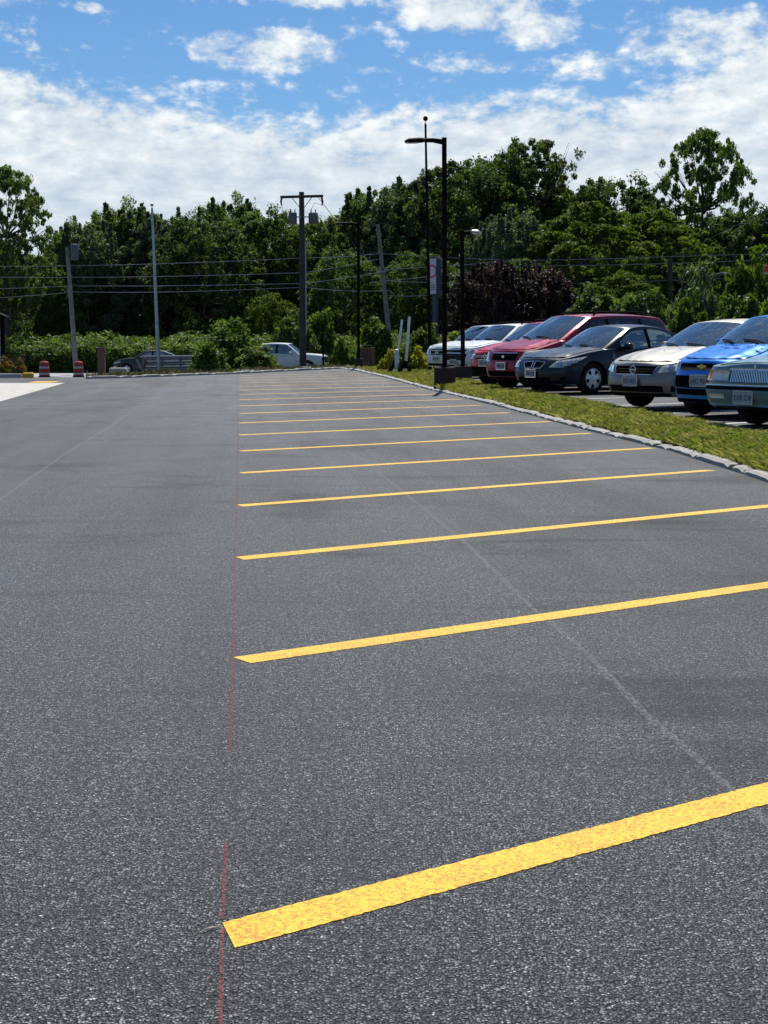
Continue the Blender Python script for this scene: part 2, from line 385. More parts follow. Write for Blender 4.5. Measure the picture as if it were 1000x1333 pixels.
# kerb stones: short rough blocks with joints between, in one ribbon
def kerb_along(pts,name,w=.19,h=.062,seed=1):
    b=MB(); rr=random.Random(seed); P=[Vector((p[0],p[1],0)) for p in pts]
    seg=[(P[i+1]-P[i]).length for i in range(len(P)-1)]; tot=sum(seg)
    def pos(s):
        for i,l in enumerate(seg):
            if s<=l or i==len(seg)-1: d=(P[i+1]-P[i]).normalized(); return P[i]+d*s,d
            s-=l
    s=0
    while s<tot-.1:
        L=rr.choice([.45,.7,.9,1.1,1.3])*rr.uniform(.85,1.15); g=rr.choice([.02,.03,.04,.06,.12])
        s1=min(s+L,tot); p0,d0=pos(s); p1,d1=pos(s1)
        off=rr.uniform(-.02,.02); ww=w*rr.uniform(.88,1.12); hh=h*rr.uniform(.75,1.15)
        n=Vector((d0.y,-d0.x,0)); tw=rr.uniform(-.025,.025)
        secs=[]
        K=max(3,int(L/.16))
        for k in range(K+1):
            t=k/K; q=p0+(p1-p0)*t+n*(off+tw*(t-.5)); j=lambda a:rr.uniform(-a,a)*.45
            e=.022 if k in(0,K) else 0
            secs.append([q+n*(-.0+j(.006))+Vector((0,0,-.03)), q+n*(.0+j(.008))+Vector((0,0,hh*.62+j(.008)-e)), q+n*(.035+j(.008))+Vector((0,0,hh+j(.007)-e)),
                         q+n*(ww-.02+j(.008))+Vector((0,0,hh+j(.007)-e)), q+n*(ww+j(.008))+Vector((0,0,hh*.8-e)), q+n*ww+Vector((0,0,-.03))])
        vs=[p for sc in secs for p in sc]; fs=[(i*6+k,i*6+k+1,(i+1)*6+k+1,(i+1)*6+k) for i in range(K) for k in range(5)]
        fs+=[tuple(range(6)),tuple(K*6+k for k in range(5,-1,-1))]
        b.add(vs,fs); s=s1+g
    return tag(b.build(name,M['kerb']),kind='structure')
kpts=[(xc(y),y) for y in (8,10,12,13.5,15,17,19.3,21,23.4,27,31,34,36.5,39,41,45,50,54.5,60,64,67,69)]
kerb_along(kpts,'kerb')
kerb_along([(-2.1,69),(-5.9,59),(-9.1,53.5),(-10.15,52.5)][::-1],'far_kerb',seed=5,h=.09)
# paving joints
def ribbon(pts,w,z,name,m,kind='structure',jit=0):
    b=MB(); P=[Vector((p[0],p[1],0)) for p in pts]; Q=[]
    for a,c in zip(P,P[1:]):
        n=max(1,int((c-a).length/.25))
        for k in range(n): Q.append(a+(c-a)*k/n)
    Q.append(P[-1]); vs=[]
    for i,q in enumerate(Q):
        d=(Q[min(i+1,len(Q)-1)]-Q[max(0,i-1)]).normalized(); n=Vector((-d.y,d.x,0)); q=q+n*R.uniform(-jit,jit)
        vs+=[q-n*w/2+Vector((0,0,z)),q+n*w/2+Vector((0,0,z))]
    b.add(vs,[(2*i,2*i+1,2*i+3,2*i+2) for i in range(len(Q)-1)]); o=b.build(name,m)
    if kind: tag(o,kind=kind)
    return o
ribbon([(-.3,18.6),(-.28,18.3),(.37,12.4),(.58,10.5),(.78,8.1),(.92,6.9),(.99,5.8),(1.09,4.9),(1.16,4.1),(1.26,3.0)],.034,.0011,'paving_joint',M['seam'],jit=.004)
ribbon([(-6.1,43),(-5.3,34),(-4.5,25.9),(-3.87,18.4),(-3.4,13.6),(-3.2,11)],.04,.0011,'paving_joint',M['seam'],jit=.004)
# chalk line along the ends of the stalls
CHK=[gnd(*q) for q in ((286.5,1420),(287.5,1320),(289.5,1200),(296,1065),(301.5,945),(304,857),(305.3,780),(306.3,726),(308,656),(309,612),(309.6,560),(310,500),(310.4,470))]
def chx(y): return interp(y,[(q.y,q.x) for q in CHK])
C0=gnd(290.5,1202); CD=Vector((-.0945,1,0)).normalized()
def cp(s):
    q=C0+CD*s; q.x=chx(q.y); return q
SP=3.155
for s0,s1 in ((-1.05,-.03),(.02,.62),(1.55,58)):
    ribbon([cp(s0+(s1-s0)*k/40)[:2] for k in range(41)],.0095,.003,'chalk_line',M['chalk'],jit=.0012)
# yellow parking stripes
LEFT=[(288,1202,303,1234),(304,857,314,865),(305,726.5,None,None),(309,655.5,None,None)]
sd=Vector((.807,.59,0)).normalized()
words=['nearest yellow parking line, broad and cut off by the right edge','yellow parking line just beyond the nearest one, ending past the right edge','third yellow parking line from the camera, reaching the right edge',
 'fourth yellow parking line from the camera, first to end at the kerb','fifth yellow parking line from the camera, ending short of the kerb','sixth yellow parking line counted from the camera']
ordn=['seventh','eighth','ninth','tenth','eleventh','twelfth','thirteenth','fourteenth','fifteenth','sixteenth','seventeenth','eighteenth']
def hit_kerb(p,d):
    t=0
    while t<12:
        q=p+d*t
        if q.x>xc(q.y): return t
        t+=.02
    return t
ends={}
for n in range(18):
    a=cp(n*SP+.0); 
    if n: a+=Vector((R.uniform(-.006,.012),R.uniform(-.02,.02),0))
    if a.y>66: break
    th=math.atan2(.59,.807)+rad(R.uniform(-.35,.35)); d=Vector((math.cos(th),math.sin(th),0)); nn=Vector((d.y,-d.x,0))
    Ls=hit_kerb(a,d)-(R.uniform(.1,.35) if n>=3 else 0)
    Ls=min(Ls,6.2)
    w=.153; K=int(Ls/(.014 if n<3 else .04)); vs=[]; ez=0.003 if n else 0.0035
    cut=(.06,.035)[0] if n==0 else .0
    for k in range(K+1):
        t=Ls*k/K; j=.0030 if n<3 else .002
        vs+=[a+d*(t if k else 0)+nn*R.uniform(-j,j)+Vector((0,0,.0022)), a+d*(t if k else -.028)+nn*(w+R.uniform(-j,j))+Vector((0,0,.0022))]
    if n==0: vs[1]=a-d*.055+nn*w+Vector((0,0,.0022))
    if n==1: vs[1]=a+d*.0+nn*w+Vector((0,0,.0022))
    b=MB().add(vs,[(2*k,2*k+1,2*k+3,2*k+2) for k in range(K)])
    lab=words[n] if n<6 else ordn[n-6]+' yellow parking line counted from the camera'
    tag(b.build('parking_line',M['yellow']),lab,'road marking','yellow stall lines on the empty lot')
# white stall lines right lot
for k in range(-3,12):
    p=Vector((4.35,24.05,0))+ROW*(2.85*k); p.x=xe(p.y)+.25
    if p.y<13 or p.y>56: continue
    vs=[]; 
    for t in (0,5.2):
        q=p+SD*t; vs+=[(q-SN*.05)[:2]+(zl(q.y)+.004 if t==0 else zl(p.y+SD.y*t)+.006,),(q+SN*.05)[:2]+(zl(q.y)+.004 if t==0 else zl(p.y+SD.y*t)+.006,)]
    tag(MB().add(vs,[(0,1,3,2)]).build('stall_marking',M['white_line']),kind='structure')
# concrete pad, planter kerb and yellow marks on the left
b=MB().add([(-9.87,47.7,.004),(-30,45.4,.004),(-30,31,.004),(-8.7,31,.004),(-8.45,33.8,.004)],[(0,1,2,3,4)])
tag(b.build('concrete_pad',M['concrete']),kind='structure')
b=MB().add([(-11.05,47.75,.009),(-10.35,47.85,.009),(-10.3,49.3,.009),(-11.1,49.2,.009)],[(0,1,2,3)])
tag(b.build('yellow_marking',M['yellow']),kind='structure')
b=MB(); b.box((-21,54.0,.04),(16.6,.16,.2),bev=.02)
tag(b.build('planter_kerb',M['concrete']),kind='structure')
b=MB(); b.box((-12.45,53.95,.05),(.36,.26,.26),bev=.04); tag(b.build('kerb_end',M['yellow']),'yellow painted kerb end beside the flower bed','kerb end')
b=MB(); b.grid(lambda u,v:(-29+u*(29-.2325*(54.1+v*7)),54.1+v*7,.05+.12*math.sin(PI*v)-.17*v),30,8); tag(b.build('planter_bed',M['mulch']),kind='structure')
# ================================================================== cars
def text_mesh(s,size,name,m,parent,loc,rot,align='CENTER'):
    cu=bpy.data.curves.new(name,'FONT'); cu.body=s; cu.size=size; cu.align_x=align; cu.align_y='CENTER'; cu.extrude=.002; cu.resolution_u=2
    t=bpy.data.objects.new(name+'_tmp',cu); COL.objects.link(t); dg=bpy.context.evaluated_depsgraph_get(); me=bpy.data.meshes.new_from_object(t.evaluated_get(dg))
    bpy.data.objects.remove(t); me.materials.clear(); me.materials.append(m)
    o=bpy.data.objects.new(name,me); COL.objects.link(o); o.location=loc; o.rotation_euler=rot
    if parent: o.parent=parent
    return o
class Car:
    def __init__(s,**k):
        d=dict(L=4.8,W=1.8,H=1.47,foh=.95,wb=2.75,wr=.325,sill=.20,bump=.22,nose=.70,hood=[(0,0),(.35,.08),(1.2,.22)],belt=.98,
               xc=1.3,zc=.96,x1=2.05,x2=3.25,x3=4.0,z3=1.04,z1=None,z2=None,rearz=1.02,tumble=.20,cf=.75,n=2.9,lean=.10,rack=False,bow=.20,
               tint='glass',rim='five',dark_rear=False)
        d.update(k); s.__dict__.update(d)
        s.z1=s.z1 or s.H-.05; s.z2=s.z2 or s.H-.06
        # outline, half perimeter by arc length
        pts=[]; K=60; wm=s.W/2
        for i in range(K+1):
            a=PI/2*i/K; pts.append((s.cf*(1-max(0,math.cos(a))**(2/s.n)), wm*max(0,math.sin(a))**(2/s.n)))
        for i in range(1,60): pts.append((s.cf+(s.L-s.cf-.5)*i/60,wm))
        for i in range(K,-1,-1):
            a=PI/2*i/K; pts.append((s.L-.5*(1-max(0,math.cos(a))**(2/3.4)), wm*max(0,math.sin(a))**(2/3.4)))
        s.pts=pts; s.cum=[0]
        for p,q in zip(pts,pts[1:]): s.cum.append(s.cum[-1]+math.hypot(q[0]-p[0],q[1]-p[1]))
        s.tot=s.cum[-1]; s.xf=s.foh; s.xr=s.foh+s.wb
    def out(s,a):
        a=max(0,min(s.tot,a)); lo=0; hi=len(s.cum)-1
        while hi-lo>1:
            m=(lo+hi)//2
            if s.cum[m]<=a: lo=m
            else: hi=m
        t=(a-s.cum[lo])/max(1e-9,s.cum[hi]-s.cum[lo]); p,q=s.pts[lo],s.pts[hi]
        return p[0]+(q[0]-p[0])*t,p[1]+(q[1]-p[1])*t
    def ztop(s,x):
        pts=[(p[0],s.nose+p[1]) for p in s.hood]+[(s.xc,s.zc),(s.xc+.8,s.belt),(s.x3-.2,s.z3),(s.L,s.rearz-.05)]
        pts=[p for i,p in enumerate(pts) if i==0 or p[0]>pts[i-1][0]]
        # smooth interpolation
        v=sum(interp(x+o*.10,pts) for o in(-2,-1,0,1,2))/5
        return v
    def P(s,a,z):
        sg=-1 if a<0 else 1; a=abs(a); x,y=s.out(a); zt=s.ztop(x); t=(z-s.bump)/max(.1,zt-s.bump)
        k=1-.05*max(0,(.42-t)/.42)**1.5-.075*max(0,(t-.62)/.38)**2
        ff=max(0,1-x/(s.cf*1.2)); fr=max(0,1-(s.L-x)/.6)
        x=x+ff*(s.lean*max(0,(t-.5)/.5)**1.6+.07*max(0,(.35-t)/.35)) - fr*(.08*max(0,(t-.6)/.4)**1.5+.05*max(0,(.3-t)/.3))
        return Vector((x,sg*y*k,z))
    def nrm(s,a,z):
        e=.01; u=s.P(a+e,z)-s.P(a-e,z); v=s.P(a,z+e)-s.P(a,z-e); n=u.cross(v).normalized()
        p=s.P(a,z)
        if n.dot(Vector((p.x-s.L/2,p.y*2.2,0)))<0: n=-n
        return n
    def patch(s,b,c,nu=8,nv=3,off=.006,thick=True,mi=0):
        """c: four corners (arc,z), or a list of 4; sheet laid on the body with a skirt back to it"""
        def q(u,v):
            a=(c[0][0]*(1-u)+c[1][0]*u)*(1-v)+(c[3][0]*(1-u)+c[2][0]*u)*v
            z=(c[0][1]*(1-u)+c[1][1]*u)*(1-v)+(c[3][1]*(1-u)+c[2][1]*u)*v
            return a,z
        vs=[];n=(nu+1)*(nv+1)
        for i in range(nu+1):
            for j in range(nv+1):
                a,z=q(i/nu,j/nv); vs.append(s.P(a,z)+s.nrm(a,z)*off)
        fs=[(i*(nv+1)+j,(i+1)*(nv+1)+j,(i+1)*(nv+1)+j+1,i*(nv+1)+j+1) for i in range(nu) for j in range(nv)]
        if thick:
            ring=[i*(nv+1) for i in range(nu+1)]+[nu*(nv+1)+j for j in range(1,nv+1)]+[i*(nv+1)+nv for i in range(nu-1,-1,-1)]+[j for j in range(nv-1,0,-1)]
            base=len(vs)
            for k in ring:
                i,j=divmod(k,nv+1); a,z=q(i/nu,j/nv); vs.append(s.P(a,z)-s.nrm(a,z)*.004)
            m=len(ring); fs+=[(ring[k],ring[(k+1)%m],base+(k+1)%m,base+k) for k in range(m)]
        b.add(vs,fs,mi); return b
    def arch(s,x,z0):
        z=z0
        for xw in(s.xf,s.xr):
            r=s.wr+.055; d=abs(x-xw)
            if d<r: z=max(z,s.wr-.01+math.sqrt(r*r-d*d))
        return z
    def zlow(s,x):
        if x<s.xf-s.wr: z=s.bump
        elif x>s.xr+s.wr: z=s.bump+.04
        else: z=s.sill
        return s.arch(x,z)
    def zU(s,x):
        e=lambda t:t
        if x<=s.x1:
            t=(x-s.xc)/(s.x1-s.xc); t=max(0,t); return s.zc+(s.z1-s.zc)*(t*(1.12-.12*t))
        if x<=s.x2:
            t=(x-s.x1)/(s.x2-s.x1); return s.z1+(s.z2-s.z1)*t+(s.H-max(s.z1,s.z2))*1.0*(1-(2*t-1)**2)*1.0
        t=(x-s.x2)/(s.x3-s.x2); return s.z2+(s.z3-s.z2)*(t*(.80+.20*t))
    def yB(s,x): 
        t=(x-s.xc)/(s.x3-s.xc); base=s.W/2*.925
        return base-.10*max(0,1-t*5)**2-.07*max(0,(t-.75)/.25)**2
    def yU(s,x):
        h=max(0,(s.zU(x)-s.zB(x))/(s.H-s.zB(x))); return s.yB(x)-s.tumble*min(1,h)
    def zB(s,x): return s.ztop(x)-.01
def make_car(root_name,label,cat,group,loc,rz,paint_m,c,front,plate=None,side_tint=None,steer=True):
    root=empty(root_name,loc,rz); tag(root,label,cat,group)
    PM=paint_m; side_tint=side_tint or 'glass'
    # ---- body wall, columns dense at arches
    cols=[]; a=0
    while a<c.tot:
        cols.append(a); x,_=c.out(a)
        near=any(abs(abs(x-xw)-(c.wr+.055))<.09 for xw in(c.xf,c.xr))
        mid=any(abs(x-xw)<c.wr+.12 for xw in(c.xf,c.xr))
        a+= .012 if near else (.04 if mid else .06)
    cols.append(c.tot)
    b=MB(); NT=14; half=[]
    for a in cols:
        x,_=c.out(a); zt=c.ztop(x); z0=c.zlow(x); col=[]
        for j in range(NT+1):
            t=j/NT; t=1-(1-t)**1.35; col.append(c.P(a,z0+(zt-z0)*t))
        half.append(col)
    for sg in(1,-1):
        vs=[Vector((p.x,sg*p.y,p.z)) for col in half for p in col]
        fs=[(i*(NT+1)+j,(i+1)*(NT+1)+j,(i+1)*(NT+1)+j+1,i*(NT+1)+j+1) for i in range(len(cols)-1) for j in range(NT)]
        if sg>0: fs=[f[::-1] for f in fs]
        b.add(vs,fs,0)
    # underside + top surface as rows across
    def rows(pick,crown,mi,flip,xr=None):
        V=12; vs=[]; n=0; last=None
        for col in half:
            p=pick(col)
            if last is not None and p.x<last+.004: continue
            last=p.x; n+=1
            for k in range(V+1):
                v=2*k/V-1; cr=crown(p.x)*(1-v*v)*min(1,abs(p.y)/.6) if crown else 0
                vs.append(Vector((p.x-(.0),p.y*v,p.z+cr)))
        fs=[(i*(V+1)+k,(i+1)*(V+1)+k,(i+1)*(V+1)+k+1,i*(V+1)+k+1) for i in range(n-1) for k in range(V)]
        mis=[]
        if xr:
            for f in fs:
                x=sum(vs[q].x for q in f)/4; mis.append(2 if xr[0]<x<xr[1] else mi)
        o=len(b.f); b.add(vs,[f[::-1] for f in fs] if flip else fs,mi)
        if xr:
            for k,q in enumerate(mis): b.m[o+k]=q
    crown=lambda x: .055 if x<c.xc-.1 else (.055*(1-sm((x-c.xc+.1)/.3)) if x<c.x3-.3 else .03)
    rows(lambda q:q[0],None,1,False)
    rows(lambda q:q[-1],crown,0,True,(c.xc+.06,c.x3-.06))
    # ---- cabin shell with true openings
    xsn=[c.xc+(c.x1-c.xc)*t for t in(0,.05,.15,.3,.45,.6,.75,.9,.965,1)]
    sw=c.sides; # list of (xa,xb) side windows
    extra=[k for w in sw for k in w]
    roofx=[c.x1+(c.x2-c.x1)*t/10 for t in range(1,10)]+[c.x2]+[c.x2+(c.x3-c.x2)*t for t in(.06,.2,.4,.6,.8,.93,1)]
    xsn=sorted(set(round(k,4) for k in xsn+roofx+extra)); vsn=[-1,-.955,-.90]+[k*.15 for k in range(-5,6)]+[.90,.955,1]
    def top(x,v,off=0):
        y=c.yU(x); z=c.zU(x); bw=0
        if x<c.x1+.3: bw=-(c.bow*(1-.55*sm((x-c.xc)/(c.x1-c.xc))))*(1 if x<c.x1 else 1-sm((x-c.x1)/.3))
        if x>c.x2-.2: bw=.12*sm((x-c.x2+.2)/.3)
        zc_=.035*(1-v*v)*sm((z-c.zc)/.3)
        hb=abs(v)**6*.018
        return Vector((x+bw*(1-v*v),v*(y+off),z+zc_-hb+off))
    def cellkind(xm,vm):
        if c.xc+.02<xm<c.x1-.012*(c.x1-c.xc) and c.x1-xm>.03*(c.x1-c.xc) and abs(vm)<.90: return 'w'
        if c.x2+.05*(c.x3-c.x2)<xm<c.x2+.94*(c.x3-c.x2) and abs(vm)<.90: return 'r'
        return 'b'
    ws=MB(); rw=MB(); gf={}
    for i in range(len(xsn)-1):
        for k in range(len(vsn)-1):
            xa,xb=xsn[i],xsn[i+1]; va,vb=vsn[k],vsn[k+1]; kd=cellkind((xa+xb)/2,(va+vb)/2)
            tgt={'w':ws,'r':rw,'b':b}[kd]; of=0
            tgt.add([top(xa,va,of),top(xb,va,of),top(xb,vb,of),top(xa,vb,of)],[(0,1,2,3)],0)
    sideg=[MB() for _ in range(len(sw)*2)]
    def side(x,h,sg):     # h: 0..1
        yb=c.yB(x); yu=c.yU(x); z0=c.zB(x)-.02; z1=c.zU(x)-.018; return Vector((x,sg*(yb+(yu-yb)*h+.03*math.sin(PI*h)*min(1,(z1-z0)/.3)),z0+(z1-z0)*h))
    for sg in(1,-1):
        for i in range(len(xsn)-1):
            xa,xb=xsn[i],xsn[i+1]; xm=(xa+xb)/2; wi=None
            for q,(p0,p1) in enumerate(sw):
                if p0-1e-4<xm<p1+1e-4: wi=q
            def hs(x):
                H_=max(.02,c.zU(x)-c.zB(x)); lo=min(.4,.035/H_); hi=max(.5,1-.06/H_); return [0,lo,lo+(hi-lo)*.5,hi,1]
            ha,hb=hs(xa),hs(xb)
            for k in range(4):
                tgt=b; mi=0
                if wi is not None and k in(1,2): tgt=sideg[wi*2+(0 if sg<0 else 1)]
                elif wi is None and k in(1,2) and sw[0][0]<xm<sw[-1][1]: mi=3
                elif wi is not None and k==0: mi=3
                q=[side(xa,ha[k],sg),side(xb,hb[k],sg),side(xb,hb[k+1],sg),side(xa,ha[k+1],sg)]
                if tgt is b: tgt.add(q if sg<0 else q[::-1],[(0,1,2,3)],mi)
                else: tgt.add(q if sg<0 else q[::-1],[(0,1,2,3)])
    body=b.build('body',[PM,M['black'],M['interior'],M['black']],root)
    # weld and smooth
    import bmesh
    def weld(o,ang=38):
        bm=bmesh.new(); bm.from_mesh(o.data); bmesh.ops.remove_doubles(bm,verts=bm.verts,dist=.0008); bmesh.ops.recalc_face_normals(bm,faces=bm.faces) if o.name.startswith('x') else None
        bm.to_mesh(o.data); bm.free(); o.data.polygons.foreach_set('use_smooth',[True]*len(o.data.polygons)); o.data.set_sharp_from_angle(angle=rad(ang))
    weld(body,34)
    weld(ws.build('windshield',M['glass'],root),60); weld(rw.build('rear_window',M['glass_dark' if c.dark_rear else 'glass'],root),60)
    for q in range(len(sw)*2): weld(sideg[q].build('side_window',M[side_tint if q//2==0 else ('glass_dark' if c.dark_rear else side_tint)],root),60)
    # ---- hood panel over a dark seam
    def topsurf(x,v,off):
        # half outline point at x
        yb=None
        lo=None
        for col in half:
            p=col[-1]
            if p.x>=x: lo=p; break
        y=abs(lo.y); z=lo.z+crown(x)*(1-v*v)*min(1,y/.6); return Vector((x,v*y,z+off))
    x0h=c.lean+.055; x1h=c.xc-.03
    def hoodx(u,v): # front edge follows the nose bow
        xf=x0h+(c.hoodbow if hasattr(c,'hoodbow') else .22)*abs(v)**2.4; xb=x1h-.16*(1-v*v)+.02; return xf+(xb-xf)*u
    hp=MB(); hp.grid(lambda u,v:topsurf(hoodx(u,(2*v-1)*.85),(2*v-1)*.85,.0075+.012*math.exp(-(((abs(2*v-1))-.62)/.12)**2)*min(1,u*3)),12,20); hp.build('hood',PM,root,smooth=True)
    sp=MB(); sp.grid(lambda u,v:topsurf(hoodx(-.006+u*1.02,(2*v-1)*.860),(2*v-1)*.860,.003),12,20); sp.build('hood_seam',M['black'],root,smooth=True)
    # wipers and cowl
    wp=MB()
    for s_ in(-.55,.05):
        p0=top(c.xc+.02,s_/.8,.02); p1=top(c.xc+.10,(s_+.5)/.8,.02)
        wp.tube([p0+Vector((-.03,0,.0)),(p0+p1)/2+Vector((0,0,.02)),p1],.012,5)
    wp.build('wiper',M['black'],root)
    # ---- doors
    for sg in(-1,1):
        for (xa,xb) in c.doors:
            # arc for a given x on the straight side
            aa=lambda x:next(k for k in cols if c.out(k)[0]>=x)
            a0,a1=aa(xa),aa(xb); zt=c.ztop((xa+xb)/2)-.035; z0=c.sill+.09
            sk=.0
            if xb>c.xr-c.wr-.12: 
                cut=aa(c.xr-c.wr-.13)
            else: cut=a1
            q=[(sg*a0,z0),(sg*cut,z0),(sg*a1,zt),(sg*a0,zt)]
            s_=MB(); c.patch(s_,[(sg*(a0-.008),z0-.008),(sg*(cut+.008),z0-.008),(sg*(a1+.008),zt),(sg*(a0-.008),zt)],10,6,.0025,False); s_.build('door_gap',M['black'],root)
            d_=MB(); c.patch(d_,q,10,6,.006,True); dd=d_.build('door',PM,root,smooth=True)
            hx=xb-.2; p=c.P(sg*aa(hx),zt-.11)+Vector((0,sg*.03,0))
            MB().box(p,(.17,.03,.028),bev=.01).build('handle',M[c.handle] if hasattr(c,'handle') else PM,dd)
        # sill strip
    # ---- mirrors
    for sg in(-1,1):
        xm=c.xc+.48; p=Vector((xm,sg*(c.W/2*.93+.12),c.belt+.07)); mb=MB(); K=10
        def ell(u,v):
            th=2*PI*u; ph=PI*v; cx=math.cos(th)*math.sin(ph); cy=math.sin(th)*math.sin(ph); cz=math.cos(ph)
            sgn=lambda t,e:math.copysign(abs(t)**e,t)
            return (p.x+.075*sgn(cx,.8)-.02*cy*sg, p.y+.115*sgn(cy,.7), p.z+.07*sgn(cz,.7))
        mb.grid(ell,14,8); mb.tube([(xm+.02,sg*c.W/2*.86,c.belt+.0),(xm,sg*(c.W/2*.93+.05),c.belt+.05)],.03,6)
        o=mb.build('mirror',PM,root,smooth=True)
        MB().box((p.x+.07,p.y,p.z),(.01,.17,.10)).build('mirror_glass',M['chrome'],o)
    # ---- wheels
    for xw in(c.xf,c.xr):
        for sg in(-1,1):
            w=empty('wheel',(xw,sg*(c.W/2-.135),c.wr)); w.parent=root; r=c.wr; hw=.105
            MB().lathe([(r*.62,-hw),(r*.9,-hw*1.0),(r*.97,-hw*.85),(r,-hw*.5),(r,hw*.5),(r*.97,hw*.85),(r*.9,hw),(r*.62,hw)],axis='y',n=36,cap=False).build('tyre',M['rubber'],w,smooth=True,angle=40)
            f=MB(); yo=sg*hw
            # dish, rim lip, spokes
            f.lathe([(r*.60,yo*.55),(r*.655,yo*1.02),(r*.62,yo*1.04),(r*.585,yo*.7)],axis='y',n=36,cap=False)
            ns={'five':5,'seven':7,'nine':9}[c.rim]
            for k in range(ns):
                an=2*PI*k/ns+.3; ca,sa=math.cos(an),math.sin(an); wd={5:.075,7:.042,9:.032}[ns]
                vs=[]
                for rr_,ww,yy_ in((.10*r,wd*.9,yo*.98),(.36*r,wd*.62,yo*.95),(.60*r,wd*1.05,yo*.88)):
                    for s2 in(-1,1):
                        vs.append((ca*rr_-sa*ww*s2,yy_,sa*rr_+ca*ww*s2)); 
                    for s2 in(-1,1): vs.append((ca*rr_-sa*ww*s2,yy_-sg*.03,sa*rr_+ca*ww*s2))
                f.add(vs,[(0,1,5,4),(4,5,9,8),(0,4,6,2),(1,3,7,5),(4,8,10,6),(5,7,11,9)])
            f.lathe([(r*.17,yo*.8),(r*.17,yo*1.0),(r*.12,yo*1.05)],axis='y',n=14)
            f.build('rim',M['rim'],w)
            MB().lathe([(r*.6,yo*.10),(r*.6,yo*.2)],axis='y',n=24).build('brake_disc',M['black'],w)
    # ---- interior
    dz=c.zc-.02
    MB().grid(lambda u,v:(c.xc+.05+u*.42,(2*v-1)*(c.W/2*.80-.02),dz+.03+.05*math.sin(PI*min(1,u*1.3))-.10*max(0,u-.75)*4),8,8).build('dashboard',M['seat_beige'],root,smooth=True)
    xs_=[c.x1+.35]+([c.x1+1.2] if c.x1+1.3<c.x3-.25 else [])
    for xi in xs_:
        for yy_ in(-.37,.37):
            st=MB(); st.box((xi,yy_,c.belt+.0),(.13,.46,.34),Matrix.Rotation(rad(12),3,'Y'),bev=.05); st.tube([(xi+.03,yy_-.06,c.belt+.1),(xi+.05,yy_-.06,c.belt+.25)],.008,5); st.tube([(xi+.03,yy_+.06,c.belt+.1),(xi+.05,yy_+.06,c.belt+.25)],.008,5)
            st.box((xi+.06,yy_,c.belt+.27),(.09,.25,.16),Matrix.Rotation(rad(8),3,'Y'),bev=.04); st.build('seat',M[c.seat] if hasattr(c,'seat') else M['interior'],root)
    sw_=MB(); pts=[]
    for k in range(19):
        an=2*PI*k/18; pts.append(Vector((c.xc+.62+.05*math.sin(an),-.37+.18*math.cos(an),c.belt+.02+.16*math.sin(an))))
    sw_.tube(pts,.014,6,cap=False); sw_.tube([pts[0],(c.xc+.55,-.37,c.belt+.0),pts[9]],.014,5); sw_.build('steering_wheel',M['black'],root)
    MB().box((c.x1-.02,0,c.z1-.05),(.03,.22,.06),bev=.012).build('rear_view_mirror',M['black'],root)
    # ---- tail lamps
    for sg in(-1,1):
        t_=MB(); c.patch(t_,[(sg*(c.tot-.78),.70),(sg*(c.tot-.45),.70),(sg*(c.tot-.45),.90),(sg*(c.tot-.78),.90)],6,3,.012); t_.build('tail_light',M['tail'],root,smooth=True)
    # ---- roof rack
    if c.rack:
        for sg in(-1,1):
            k=MB(); X=lambda t:c.x1+.2+(c.x2-c.x1-.1)*t
            pp=[Vector((X(t),sg*(c.yU(X(t))-.12),c.zU(X(t))+.045-(.05 if t in(0,1) else 0)+.03)) for t in(0,.06,.25,.5,.75,.94,1)]
            k.tube(pp,.022,7); k.build('roof_rail',M['black'],root,smooth=True)
        for t in(.25,.8):
            X0=c.x1+.2+(c.x2-c.x1-.1)*t; MB().tube([(X0,-(c.yU(X0)-.12),c.zU(X0)+.08),(X0,(c.yU(X0)-.12),c.zU(X0)+.08)],.018,6).build('roof_bar',M['black'],root,smooth=True)
    front(c,root,PM)
    if plate:
        a,z,txt=plate; p=c.P(a,z); n=c.nrm(a,z); n=Vector((-1,0,0)); p=p+n*.035
        pl=MB().box(p,(.012,.305,.155),bev=.004).build('licence_plate',M['plate'],root)
        fr=MB(); 
        for dy,dz_,sy,sz_ in((0,.082,.325,.012),(0,-.082,.325,.012),(.157,0,.012,.17),(-.157,0,.012,.17)): fr.box(p+Vector((-.004,dy,dz_)),(.014,sy,sz_))
        fr.build('plate_frame',M['chrome'],pl)
        text_mesh(txt,.098,'plate_number',M['plate_ink'],pl,p+Vector((-.0085,0,-.008)),(PI/2,0,-PI/2))
    return root
